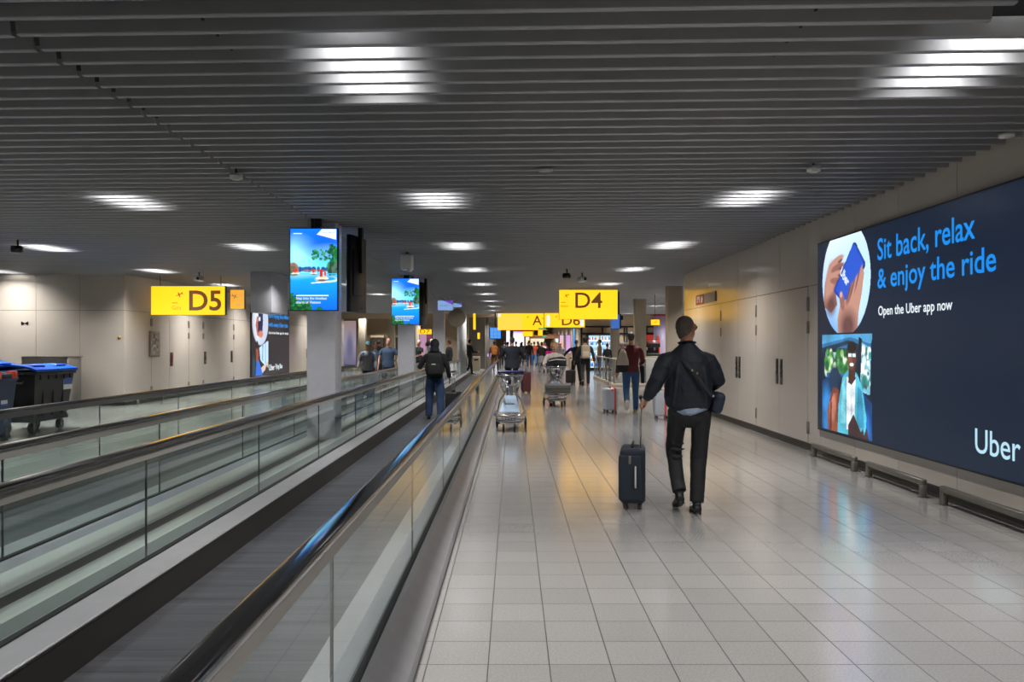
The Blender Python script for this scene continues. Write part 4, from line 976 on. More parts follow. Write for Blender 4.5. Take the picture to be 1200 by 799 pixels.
# barrier post and bin near the middle wall
t = thing('waste_bin', 'grey-brown waste bin standing against the middle wall', 'bin', (-2.15, 46.0, 0)); obj('body', MB().rbox(-.22,.22,0,.4,0,.85,.03,2), M['colwarm'], t); obj('opening', MB().box(-.12,.12,-.004,.02,.6,.7), M['black'], t)
t = thing('stand', 'slim post with a lilac lit panel at the far walkway mouth', 'stand', (-1.62, 49, 0)); obj('base', MB().cyl((0,0,0), (0,0,.04), .2, 20), M['black'], t); obj('pole', MB().cyl((0,0,.04), (0,0,.95), .035), M['dsteel'], t); obj('panel', MB().rbox(.02,.42,-.02,.02,.78,.98,.01,1), emis('lilac_light', (.55,.3,.75), .8), t)

# lit advertising walls far away
def lit_panel(x0, x1, y, z0, z1, cols, s, label, rz=0, name='lit_advert'):
    t = thing(name, label, 'advert', (x0, y, 0), rz); W = x1-x0
    obj('frame', MB().box(-.03, W+.03, 0, .08, z0-.03, z1+.03), M['black'], t)
    p = Paint(12, 20); p.grad(cols); p.ell(.5, .4, .25, .3, cols[0][1], .9); p.panel('picture', W, z1-z0, paint_mat('lit_'+name, s), t, (0, -.004, z0)); return t
lit_panel(-10.05, -9.3, 46.6, .35, 2.95, [(0,'6e6c8c'),(.5,'a49cb4'),(.9,'a08a8c'),(1,'9c8880')], .8, 'tall softly lit lilac panel at the end of the beige wall')
lit_panel(-6.0, -5.55, 50.5, .6, 2.2, [(0,'c08cb0'),(1,'b888a8')], .9, 'pink lit shop panel left of the tall dark screen')
t = lit_panel(-5.5, -5.2, 50.4, .6, 2.2, [(0,'1c2c58'),(.5,'18244c'),(1,'8c2030')], .9, 'dark blue lit poster between two pink panels')
lit_panel(-5.15, -4.7, 50.5, .6, 2.2, [(0,'c898c0'),(1,'b888a8')], .9, 'pink lit shop panel right of the dark blue poster')
lit_panel(-.55, -.25, 66, 1.3, 2.7, [(0,'f0e4ff'),(1,'e8d8ff')], 1.4, 'small bright lilac screen far down the corridor')
lit_panel(.05, 1.0, 70, 1.0, 2.7, [(0,'fff8ff'),(.8,'f4ecff'),(1,'a070c0')], 1.5, 'large bright white screen far down the corridor')
lit_panel(3.6, 4.1, 66, 1.1, 2.1, [(0,'a4dcf0'),(1,'c8f0ff')], 1.3, 'pale cyan lit screen far down the corridor')
lit_panel(3.35, 3.62, 56, .9, 2.2, [(0,'e8a890'),(1,'d8b0d0')], 1.1, 'salmon pink lit panel far down on the right side')
lit_panel(3.72, 4.05, 55, .9, 2.2, [(0,'d0a0d8'),(1,'c890d0')], 1.1, 'lilac pink lit panel far down on the right side')
lit_panel(4.0, 4.08, 52, .9, 2.6, [(0,'50a0f0'),(1,'80c0ff')], 1.2, 'thin blue light strip far down on the right side')
lit_panel(1.3, 3.2, 80, 1.4, 2.3, [(0,'e8d8b8'),(1,'f4e8d0')], 1.1, 'wide warm lit shop front at the very end')
t = thing('shop_fascia', 'beige shop fascia across the very end of the corridor', 'fascia', (1.4, 62, 0)); obj('board', MB().rbox(0, 2.2, 0, .2, 2.0, 2.35, .01, 1).box(-.1,.0,0,.2,0,2.35).box(2.2,2.3,0,.2,0,2.35), mat('fascia', 'a8785c', .5, emit=lin('a8785c'), estr=.25), t); obj('lit_mark', MB().box(.9,1.2,-.01,0,2.1,2.25), M['green_e'], t)
# dark shop openings in the warm back left wall
for x0, x1, lb in ((-9.3, -8.5, 'dark shop opening in the far warm wall, left of its pair'), (-8.0, -6.6, 'wide dark shop opening in the far warm wall')):
    t = thing('shop_opening', lb, 'shop opening', (x0, 51.5, 0)); W = x1-x0
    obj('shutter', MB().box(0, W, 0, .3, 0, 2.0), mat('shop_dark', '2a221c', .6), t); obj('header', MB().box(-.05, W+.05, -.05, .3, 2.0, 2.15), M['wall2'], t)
# ================================================================ people
SKIN = {k: mat('skin_'+k, c, .55, noise_amt=.04) for k, c in dict(fair='c08f78', tan='a5745a', brown='6b4632', dark='3c2720').items()}
HAIRM = {k: mat('hair_'+k, c, .7, noise_amt=.25, nscale=60) for k, c in dict(black='14110f', brown='3a271b', blond='b58a55', grey='6f6a66', white='b8b4ae', darkgrey='3a3532').items()}
def rx(p, piv, a):
    y, z = p.y-piv.y, p.z-piv.z
    return Vector((p.x, piv.y+y*math.cos(a)+z*math.sin(a), piv.z-y*math.sin(a)+z*math.cos(a)))
def skeleton(H, legs, arms, lean=0., width=1., crouch=0.):
    """legs: ((flex, knee, abd), (..)) left(-x), right(+x); arms: ((flex, abd, elbow, inward), ..) degrees; faces +Y"""
    J = {}; J['hip'] = Vector((0,0,.525*H))
    for k, s in ((0,-1), (1,1)):
        f, kn, ab = [R(v) for v in legs[k]]
        h = Vector((s*.052*H*width, 0, .50*H)); J['h%d'%k] = h
        d = Vector((s*math.sin(ab), math.sin(f), -math.cos(f))).normalized(); n = h+d*.235*H; J['k%d'%k] = n
        g = f-kn; d2 = Vector((s*math.sin(ab)*.5, math.sin(g), -math.cos(g))).normalized(); a = n+d2*.225*H; J['a%d'%k] = a
        J['fp%d'%k] = g
    lift = min(J['a0'].z, J['a1'].z)-.043*H
    for k in list(J):
        if isinstance(J[k], Vector): J[k] = J[k]-Vector((0,0,lift))
    piv = J['hip'].copy(); J['piv'] = piv; J['lean'] = R(lean)
    base = J['hip'].z-.525*H
    def up(x, y, z): return rx(Vector((x, y, z+base)), piv, R(lean))
    J['up'] = up
    for k, s in ((0,-1), (1,1)):
        f, ab, el, inw = [R(v) for v in arms[k]]
        sh = up(s*.112*H*width, -.002*H, .80*H); J['s%d'%k] = sh
        d = Vector((s*math.sin(ab), math.cos(ab)*math.sin(f), -math.cos(ab)*math.cos(f))).normalized(); e = sh+d*.172*H; J['e%d'%k] = e
        g = f+el; d2 = Vector((s*math.sin(ab)*.6-s*math.sin(inw), math.sin(g), -math.cos(g))).normalized(); w = e+d2*.148*H; J['w%d'%k] = w; J['hd%d'%k] = d2
    return J
def hand(mb, w, d, s, H, curl=.5, fine=True):
    """palm plus five separate fingers, thumb leaving the palm's side"""
    d = d.normalized(); side = Vector((0,1,0)) - d*d.y
    if side.length < .2: side = Vector((0,0,1)) - d*d.z
    side.normalize(); nrm = d.cross(side).normalized()*(-s)      # palm normal points inward
    L = .058*H
    pc = w+d*L*.5
    mb.tube([w-d*.01*H, w+d*L*.5, w+d*L], [(.014*H,.011*H), (.021*H,.010*H), (.021*H,.008*H)], 10, True, side)
    if not fine: mb.tube([w+d*L, w+d*(L+.03*H)+nrm*.01*H, w+d*(L+.045*H)+nrm*.03*H*curl*2], [(.02*H,.007*H),(.018*H,.006*H),(.015*H,.005*H)], 8, True, side); 
    else:
        for i, ln in enumerate((.040, .046, .043, .034)):
            b = w+d*L*.96+side*(.0165-.011*i)*H; pts = [b]; dd = d.copy(); p = b
            for j in range(3):
                a = curl*(.5+.55*j); q = (dd*math.cos(a)+nrm*math.sin(a)).normalized(); p = p+q*ln*H*(.42, .32, .26)[j]; pts.append(p); dd = q
            mb.tube(pts, [.0052*H, .005*H, .0046*H, .0036*H], 7)
    t0 = w+d*.015*H+side*.016*H; t1 = t0+(d*.6+side*.7+nrm*.3).normalized()*.024*H; t2 = t1+(d*.8+side*.15+nrm*.5).normalized()*.022*H
    mb.tube([t0, t1, t2], [.0075*H, .0062*H, .0045*H], 7)
def head_shape(mb, c, H, mt, nose=True):
    def P(x, y, z): return c+mt @ Vector((x*H, y*H, z*H))
    e = lambda p, r: mb.ell(P(*p), tuple(v*H for v in r), mt)
    e((0,-.008,.012), (.043,.054,.052)); e((0,.014,-.022), (.036,.038,.045)); e((0,.03,-.05), (.018,.016,.014))
    if nose:
        mb.tube([P(0,.048,.008), P(0,.062,-.012), P(0,.052,-.018)], [.004*H,.0085*H,.006*H], 8); e((0,.049,-.034), (.015,.006,.005)); e((0,.045,.016), (.034,.01,.006))
    for s in (-1, 1): e((s*.043,-.004,-.004), (.005,.011,.018))
    return P
def person(loc, rz, H, label, legs, arms, top, pants, skin='fair', hair='brown', hairstyle='short', lean=0., width=1., vox=.013, sleeves=True, shoes='1c1c1e', tophem=.47, coat=0., hood=None, cap=None, face=False, headyaw=0., nod=0., shoecol=None, loose=1., legloose=1., name='person', skirt=False, glasses=False, topbulk=1.):
    J = skeleton(H, legs, arms, lean, width)
    t = thing(name, label, 'person', loc, rz); up = J['up']; W = width
    hm = Matrix.Rotation(R(headyaw), 3, 'Z') @ Matrix.Rotation(R(-nod), 3, 'X')
    hc = up(0, .012*H, .932*H); neck0 = up(0, -.006*H, .83*H)
    fine = vox < .014
    b = MB()
    hm4 = hm.to_4x4()
    head_shape(b, hc, H, hm4)
    b.tube([up(0,-.008*H,.80*H), up(0,-.002*H,.86*H), hc+Vector((0,0,-.03*H))], [(.04*H,.035*H), (.029*H,.031*H), (.029*H,.031*H)], 12)
    b.tube([up(0,0,z*H) for z in (.49,.56,.62,.70,.76,.80,.825)], [(.082*H*W,.058*H),(.084*H*W,.06*H),(.07*H*W,.052*H),(.083*H*W,.058*H),(.088*H*W,.054*H),(.072*H*W,.04*H),(.04*H,.032*H)], 16)
    for k, s in ((0,-1), (1,1)):
        b.tube([J['s%d'%k]-Vector((s*.04*H,0,.025*H)), J['s%d'%k]-Vector((s*.014*H,0,.022*H)), (J['s%d'%k]+J['e%d'%k])/2, J['e%d'%k], (J['e%d'%k]*.6+J['w%d'%k]*.4), J['w%d'%k]], [.018*H,.021*H,.023*H,.020*H,.020*H,.0145*H], 10)
        hand(b, J['w%d'%k], J['hd%d'%k], s, H, .55, fine)
        b.tube([J['h%d'%k]+Vector((0,0,.01*H)), (J['h%d'%k]+J['k%d'%k])/2, J['k%d'%k], J['k%d'%k]*.65+J['a%d'%k]*.35, J['a%d'%k]], [.05*H,.044*H,.03*H,.031*H,.020*H], 12)
        a = J['a%d'%k]; pt = J['fp%d'%k]; fd = Vector((0, math.cos(pt*.85), math.sin(pt*.85))) if pt < 0 else Vector((0, math.cos(pt), math.sin(pt)))
        J['fd%d'%k] = fd; dn = Vector((0, fd.z, -fd.y))
        b.tube([a-fd*.02*H+dn*.022*H, a+fd*.03*H+dn*.024*H, a+fd*.09*H+dn*.031*H], [(.018*H,.018*H),(.021*H,.016*H),(.018*H,.008*H)], 10, True, (1,0,0))
    link('body', fuse(b, max(vox*.62, .0085) if fine else vox, 2), SKIN[skin], t)
    # top
    B = topbulk
    c = MB(); zs = [tophem, .53, .60, .68, .75, .795, .822, .835]
    if tophem > .52: zs = [tophem, .57, .62, .68, .75, .795, .822, .835]
    rs = [(.094+coat,.070+coat), (.094+coat*.6,.072), (.086*loose,.066*loose), (.094*loose,.068*loose), (.110,.070), (.100,.056), (.060,.044), (.042,.042)]
    c.tube([up(0,0,z*H) for z in zs], [(a*H*W*B, q*H*B) for a, q in rs], 20)
    for k, s in ((0,-1), (1,1)):
        S, E, Wr = J['s%d'%k], J['e%d'%k], J['w%d'%k]
        if sleeves: c.tube([S-Vector((s*.055*H,0,.004*H)), S-Vector((s*.012*H,0,.012*H)), S*.72+E*.28, S*.4+E*.6, E, E*.5+Wr*.5, Wr-(Wr-E)*.04], [.024*H*B,.032*H*B,.034*H*B,.032*H*B,.030*H*B,.026*H*B,.021*H*B], 12)
        else: c.tube([S-Vector((s*.055*H,0,.004*H)), S-Vector((s*.012*H,0,.012*H)), S*.72+E*.28, (S*.35+E*.65)], [.024*H,.032*H,.034*H,.033*H], 12)
    if hood == 'down': c.tube([up(-.04*H,-.02*H,.845*H), up(0,-.06*H,.825*H), up(.04*H,-.02*H,.845*H)], .024*H, 10)
    link('top', fuse(c, vox, 3, (.006, .09) if fine else None), top, t)
    # trousers / legs
    q = MB(); lo = legloose
    q.tube([up(0,0,.60*H) if lean < 15 else up(0,0,.58*H), J['hip']+Vector((0,0,.02*H)), J['hip']-Vector((0,0,.035*H)), J['hip']-Vector((0,0,.065*H))], [(.082*H*W,.062*H),(.090*H*W,.066*H),(.088*H*W,.064*H),(.06*H*W,.05*H)], 18)
    for k in (0, 1):
        h, n, a = J['h%d'%k], J['k%d'%k], J['a%d'%k]
        q.tube([h+Vector((0,0,.02*H)), h*.5+n*.5, n, n*.6+a*.4, a-Vector((0,0,.004*H))], [.056*H,.049*H*lo,.039*H*lo,.037*H*lo,.033*H*lo], 14)
    if skirt: q.tube([up(0,0,.58*H), J['hip'], J['hip']-Vector((0,0,.2*H))], [(.08*H,.06*H),(.1*H,.08*H),(.13*H,.1*H)], 18)
    link('trousers', fuse(q, vox, 3, (.006, .07) if fine else None), pants, t)
    sm = cm(shoes, .6)
    for k in (0, 1):
        a, fd = J['a%d'%k], J['fd%d'%k]; dn = Vector((0, fd.z, -fd.y)); sh = MB()
        def q_(f, d): return a+fd*f*H+dn*d*H
        sh.tube([q_(-.034,.024), q_(-.02,.022), q_(.02,.022), q_(.06,.029), q_(.10,.033), q_(.112,.036)], [(.016*H,.016*H),(.023*H,.020*H),(.025*H,.020*H),(.027*H,.015*H),(.024*H,.010*H),(.012*H,.006*H)], 12, True, (1,0,0))
        sh.tube([q_(0,-.012), q_(0,.02)], [(.022*H,.026*H),(.023*H,.03*H)], 12)
        s_ = link('shoe', fuse(sh, max(.009, vox*.8), 2), sm, t)
        so_ = MB(); so_.tube([q_(-.036,.040), q_(.0,.042), q_(.06,.044), q_(.113,.043)], [(.020*H,.004*H),(.024*H,.004*H),(.028*H,.004*H),(.014*H,.004*H)], 12, True, (1,0,0))
        obj('sole', so_, cm('c8c4ba' if shoecol else '0e0e0f', .7), s_)
    # hair / hat
    hh = MB()
    P = lambda x, y, z: hc+hm @ Vector((x*H, y*H, z*H))
    if cap:
        hh.ell(P(0,-.004,.028), (.048*H,.058*H,.042*H), hm4)
        hh.tube([P(0,.035,.026), P(0,.085,.018)], [(.036*H,.005*H),(.03*H,.004*H)], 10, True, tuple(hm @ Vector((1,0,0))))
        link('cap', fuse(hh, vox*.8, 1), cm(cap), t); hh = MB()
        hh.ell(P(0,-.022,-.002), (.045*H,.042*H,.035*H), hm4)
    elif hood == 'up':
        hh.ell(P(0,-.014,.004), (.058*H,.064*H,.070*H), hm4); hh.tube([P(0,-.02,-.03), up(0,-.02*H,.84*H)], [(.05*H,.055*H),(.065*H,.05*H)], 14)
    else:
        if hairstyle == 'short': hh.ell(P(0,-.017,.021), (.0475*H,.056*H,.050*H), hm4); hh.ell(P(0,-.03,-.012), (.038*H,.034*H,.034*H), hm4)
        if hairstyle == 'crop': hh.ell(P(0,-.014,.016), (.0455*H,.0525*H,.0495*H), hm4); hh.ell(P(0,-.028,-.012), (.037*H,.032*H,.034*H), hm4)
        if hairstyle in ('long', 'bob'):
            hh.ell(P(0,-.016,.018), (.052*H,.058*H,.055*H), hm4)
            z = -.11 if hairstyle == 'long' else -.055
            hh.tube([P(0,-.02,.01), P(0,-.035,-.05), P(0,-.04,z)], [(.052*H,.04*H),(.054*H,.034*H),(.04*H,.02*H)], 14, True, tuple(hm @ Vector((1,0,0))))
            for s in (-1, 1): hh.tube([P(s*.04,.008,.03), P(s*.05,.008,-.02), P(s*.052,.0,z*.9)], [.016*H,.018*H,.012*H], 9)
        if hairstyle == 'bun': hh.ell(P(0,-.014,.018), (.0475*H,.056*H,.050*H), hm4); hh.ell(P(0,-.045,.06), (.026*H,)*3, hm4)
        if hairstyle == 'curly':
            g = random.Random(5)
            hh.ell(P(0,-.018,.02), (.054*H,.058*H,.054*H), hm4)
            for i in range(26):
                a = g.uniform(0, 2*PI); e = g.uniform(-.9, 1.2); v = Vector((math.cos(a)*math.cos(e)*.058, math.sin(a)*math.cos(e)*.055-.022, math.sin(e)*.06+.012))
                if v.y > .018 and v.z < .045: continue
                hh.ell(P(*v), .016*H)
    link('hood' if hood == 'up' and not cap else 'hair', fuse(hh, vox*.8, 1, (.004, .02) if fine else None), top if hood == 'up' and not cap else HAIRM[hair], t)
    if face:
        for s in (-1, 1):
            e = MB().ell(P(s*.0165,.044,.004), (.0075*H,.004*H,.0045*H), hm4); eo = obj('eye', e, M['white'], t)
            obj('iris', MB().ell(P(s*.0165,.0475,.004), (.003*H,.0015*H,.0032*H), hm4), M['black'], eo)
            obj('eyebrow', MB().tube([P(s*.008,.052,.014), P(s*.017,.051,.017), P(s*.026,.045,.013)], .0018*H, 6), HAIRM[hair], t)
        obj('mouth', MB().tube([P(-.013,.0505,-.033), P(0,.055,-.035), P(.013,.0505,-.033)], [.002*H,.0035*H,.002*H], 6), cm('7a3a34'), t)
    if glasses:
        g = MB()
        for s in (-1, 1):
            g.tube([P(s*.0165+.012*math.cos(a), .056, .005+.009*math.sin(a)) for a in [2*PI*i/14 for i in range(15)]], .0012*H, 6)
            g.tube([P(s*.029,.054,.008), P(s*.044,.03,.009), P(s*.0475,-.004,.006)], .0016*H, 6)
        g.tube([P(-.005,.057,.006), P(.005,.057,.006)], .0012*H, 6); obj('glasses', g, M['black'], t)
    return t, J

def world(t, v): return Matrix.Translation(t.location) @ Matrix.Rotation(t.rotation_euler.z, 4, 'Z') @ v
def backpack(t, J, H, col, label, w=.30, h=.46, d=.16, pocket=None, zc=.70, vox=.014, y=-.062, mark=False):
    """worn backpack, a thing of its own at the wearer's back"""
    up = J['up']; a = J['lean']
    c = up(0, y*H-d*.42, zc*H)
    p = thing('backpack', label, 'backpack', world(t, c), t.rotation_euler.z)
    m = Matrix.Rotation(-a, 4, 'X')
    b = MB(); b.rbox(-w/2, w/2, -d/2, d/2, -h/2, h/2, min(w, d)*.38, 4, m)
    o = link('pack', fuse(b, vox, 2, (.006, .08) if vox < .016 else None), cm(col), p)
    q = MB().rbox(-w*.38, w*.38, -d/2-.045, -d/2+.03, -h*.42, h*.02, .03, 3, m); obj('front_pocket', q, cm(pocket or col), p)
    obj('grab_loop', MB().tube([m @ Vector((-.03, d*.3, h/2-.01)), m @ Vector((0, d*.3, h/2+.035)), m @ Vector((.03, d*.3, h/2-.01))], .007, 6), cm('151516'), p)
    for s in (-1, 1):
        st = [m @ Vector((s*w*.3, d*.35, h*.42)), m @ Vector((s*w*.3, d*.5+.05, h*.5+.02)), m @ Vector((s*w*.36, d*.5+.19, h*.42)), m @ Vector((s*w*.46, d*.5+.2, h*.1)), m @ Vector((s*w*.52, d*.5+.06, -h*.25)), m @ Vector((s*w*.42, d*.35, -h*.38))]
        obj('strap', MB().tube(st, [(.022,.006)]*6, 8, True, (1,0,0)), cm('151516'), p)
    if mark: obj('reflective_mark', MB().box(-.05, .03, -d/2-.052, -d/2-.044, .0, .02, m), M['white'], p)
    return p

WALK_R = ((-18, 8, 2), (22, 10, 2)); WALK_L = ((22, 10, 2), (-18, 25, 2)); STAND = ((2, 3, 3), (-2, 3, 3))
HANG = ((4, 9, 12, 4), (-2, 9, 12, 4))
jeans = cm('2c4260', .85); dkjeans = cm('1f3048'); black = cm('141416'); navy = cm('1a2029'); greyc = cm('4a4a4e')

# woman with the backpack, on the walkway
t, J = person((-1.62, 16.3, .012), R(3), 1.66, 'person in a dark hooded jacket and blue jeans standing on the walkway with a backpack', ((4, 6, 4), (-4, 8, 4)), ((10, 26, 85, 10), (8, 16, 25, 2)), cm('1d1e20'), cm('2b4262', .9), 'tan', 'black', hood='up', vox=.012, topbulk=1.12, legloose=1.3, tophem=.50)
backpack(t, J, 1.66, '17181a', 'black backpack worn by the hooded person on the walkway', .36, .48, .2, zc=.685, mark=True, vox=.012)
# man in the red sweater, seen from behind
t, J = person((2.70, 17.95, 0), R(-4), 1.86, 'man in a burgundy sweater and blue jeans walking away past the pale suitcase', ((-20, 42, 3), (12, 6, 2)), ((-6, 12, 12, -2), (16, 12, 55, 14)), cm('571b22'), cm('24486e', .85), 'fair', 'darkgrey', 'crop', vox=.012, shoes='6a6a52', shoecol=True, tophem=.50, topbulk=1.06)
p = thing('drawstring_bag', 'beige and black drawstring bag on the back of the man in burgundy', 'bag', world(t, Vector((-.20, -.20, 1.20))), t.rotation_euler.z)
link('sack', fuse(MB().tube([(0,0,.26), (0,0,.18), (0,0,.0), (0,0,-.12)], [(.03,.03), (.08,.06), (.13,.085), (.14,.09)], 14), .012, 2, (.01,.06)), cm('a59a8c'), p)
link('base', fuse(MB().tube([(0,0,-.10), (0,0,-.22), (0,0,-.27)], [(.142,.093), (.13,.085), (.08,.05)], 14), .012, 2), black, p)
obj('cord', MB().tube([(0,0,.24), (.02,.07,.34), (.03,.14,.44), (.04,.24,.40)], .008, 6), cm('8b8578'), p)
jk = thing('folded_jacket', 'dark jacket carried over the right arm of the man in burgundy', 'jacket', world(t, Vector((.25, .14, 1.0))), t.rotation_euler.z)
link('cloth', fuse(MB().tube([(0,.05,.06), (.01,0,.05), (.02,-.04,-.1), (.03,-.05,-.33)], [(.05,.03), (.06,.04), (.05,.03), (.045,.02)], 12), .012, 2), cm('15202e'), jk)
# pair walking away
t, J = person((2.72, 29.5, 0), 0, 1.86, 'person with black hair, black clothes and a beige backpack walking away', ((-18, 30, 3), (16, 8, 3)), ((6, 22, 20, 0), (-4, 16, 22, 0)), cm('17171b'), cm('141417'), 'tan', 'black', vox=.02, shoes='8a4a20', topbulk=1.08)
backpack(t, J, 1.86, '8a7c6a', 'beige backpack worn by the black-haired person walking away', .34, .52, .18, zc=.70, vox=.018, pocket='9c8e7a')
t, J = person((2.52, 31.2, 0), R(4), 1.80, 'person in dark clothes walking left of the beige backpack, one arm stretched out', ((20, 6, 3), (-14, 16, 2)), ((18, 44, 12, -6), (0, 10, 10, 0)), cm('1b1c22'), cm('16171c'), 'fair', 'grey', 'crop', vox=.02)
# blonde woman pushing the trolley
t, J = person((1.08, 20.62, 0), PI+R(3), 1.66, 'blonde woman in a white top leaning on the loaded trolley, walking toward the camera', WALK_R, ((28, 18, 56, 6), (28, 18, 56, 6)), cm('c4bbb0'), cm('8a8073'), 'fair', 'blond', 'curly', lean=10, vox=.012, face=True, nod=12, shoes='b0aaa0', legloose=1.25)
# man behind the empty trolley
t, J = person((-.02, 25.0, 0), R(6), 1.80, 'man in a long navy jacket standing just beyond the empty trolley', STAND, ((24, 24, 50, 6), (20, 24, 55, 6)), cm('141a26'), cm('17181c'), 'fair', 'darkgrey', 'crop', vox=.015, coat=.012, tophem=.44, topbulk=1.2, width=1.08)
# leaning traveller at the walkway end
t, J = person((-2.22, 40.5, 0), R(-70), 1.82, 'person in black with a rucksack leaning by the white pillar', ((14, 8, 2), (-10, 10, 2)), ((10, 8, 20, 2), (20, 8, 70, 10)), cm('15161a'), cm('16171b'), 'tan', 'black', vox=.02)
backpack(t, J, 1.82, '141518', 'large black rucksack on the person by the white pillar', .36, .56, .24, vox=.02)
# travellers coming toward us on the far walkway
t, J = person((-4.28, 23.2, .012), PI, 1.63, 'older man in a teal cap and grey zipped jacket on the far walkway', STAND, ((10, 14, 30, 4), (8, 14, 30, 4)), cm('77757a'), cm('3c3c40'), 'tan', 'grey', cap='2c666c', face=True, vox=.012, topbulk=1.12)
obj('shoulder_patch', MB().rbox(.09, .15, .03, .10, 1.19, 1.32, .02, 2), cm('1c84c8'), t); obj('shoulder_patch', MB().rbox(-.15, -.09, .03, .10, 1.19, 1.32, .02, 2), cm('1c84c8'), t)
t, J = person((-4.52, 25.9, .012), PI+.15, 1.62, 'dark-haired person in a blue shirt behind the man in the teal cap', STAND, HANG, cm('46637a'), cm('26282e'), 'tan', 'black', face=True, vox=.015)
t, J = person((-3.86, 24.4, .012), PI, 1.74, 'broad man in a slate blue t-shirt standing on the far walkway', STAND, ((4, 14, 10, 2), (4, 14, 10, 2)), cm('3a4c66'), cm('2a2c33'), 'fair', 'brown', 'crop', face=True, vox=.013, sleeves=False, width=1.1)
t, J = person((-4.02, 33.6, .012), PI-.6, 1.72, 'white-haired person in a black t-shirt turned toward the pink panels', STAND, ((20, 12, 60, 4), (0, 12, 20, 0)), cm('15151a'), cm('2c2c32'), 'fair', 'white', vox=.02, sleeves=False)
t, J = person((-3.8, 35.0, .012), PI/2, 1.66, 'person in a cream top beside the white-haired one in black', STAND, HANG, cm('bdb5ac'), cm('4a4238'), 'fair', 'brown', 'bob', vox=.02)
t, J = person((-3.87, 37.4, .012), PI+.4, 1.80, 'grey-haired man in a blue shirt seen above the hooded traveller', STAND, HANG, cm('3e5a80'), cm('26282e'), 'fair', 'white', vox=.02, face=True)
t, J = person((-2.72, 33.5, 0), 1.2, 1.74, 'person in a dark coat standing between the third column and the round disc', STAND, HANG, cm('1e1e24'), cm('1a1a1e'), 'tan', 'brown', vox=.022)
# down the corridor
def far(x, y, rz, H, label, top, pants, skin='fair', hair='brown', hs='short', walk=0, vox=.026, **k):
    lg = (WALK_R, WALK_L, STAND)[walk]
    return person((x, y, 0), rz, H, label, lg, ((10, 10, 20, 2), (-12, 10, 18, 2)) if walk < 2 else HANG, cm(top), cm(pants), skin, hair, hs, vox=vox, **k)
t, J = far(-1.02, 43.4, 0, 1.74, 'person in ochre trousers and brown top with an orange rucksack near the blue screens', '4a3226', '7a5424', 'tan', 'black', walk=2, width=1.1)
backpack(t, J, 1.74, '9a5c1c', 'orange-brown rucksack by the blue flight screens', .34, .5, .2, vox=.022)
t, J = far(-.30, 45.5, 0, 1.74, 'person in a white top and dark trousers with a yellow backpack', 'c0bcb8', '1e2026', 'tan', 'black', walk=1)
backpack(t, J, 1.74, 'c48410', 'yellow backpack on the person in the white top', .28, .42, .16, vox=.022)
far(1.12, 54.2, 0, 1.86, 'person in a black top and blue jeans walking down the corridor with a small suitcase', '17181a', '24406c', 'tan', 'black', walk=0)
t, J = far(1.55, 57, 0, 1.78, 'person in an orange-red top beside the one in black and jeans', 'b44a2c', '3a6a9c', 'fair', 'brown', walk=1)
far(1.85, 58, 0, 1.80, 'person in a navy top right of the one in orange-red', '26304a', '2c4a78', 'fair', 'darkgrey', walk=0)
t, J = far(1.86, 39.6, 0, 1.70, 'woman with long dark hair and black leggings carrying a pink bag', '2a2226', '141418', 'tan', 'black', 'long', walk=0)
p = thing('shoulder_bag', 'bright pink bag on the back of the long-haired woman', 'bag', (1.83, 39.35, 1.02)); link('sack', fuse(MB().rbox(-.19, .19, -.06, .08, -.2, .2, .05, 3), .02, 2), cm('d41c8c'), p); obj('strap', MB().tube([(-.1,.02,.19), (-.02,.0,.42), (.12,.12,.36)], .012, 6), cm('d41c8c'), p)
far(1.62, 44, 0, 1.72, 'person in a black top and pale skirt left of the pink bag', '1c1a1e', '8a8a90', 'fair', 'brown', walk=1, skirt=True)
far(2.40, 47.5, 0, 1.84, 'tall dark figure behind the blonde woman, dark hair', '1a1c22', '1c1e24', 'brown', 'black', walk=0)
far(2.75, 45.5, PI, 1.72, 'person in a pale grey top between the blonde woman and the pair', 'a8a4ae', '3c3c44', 'fair', 'grey', walk=1, face=True)
far(3.05, 52, PI, 1.74, 'person in a maroon top coming toward the camera by the pink panels', '5c2430', '2c2c34', 'fair', 'brown', walk=0, face=True)
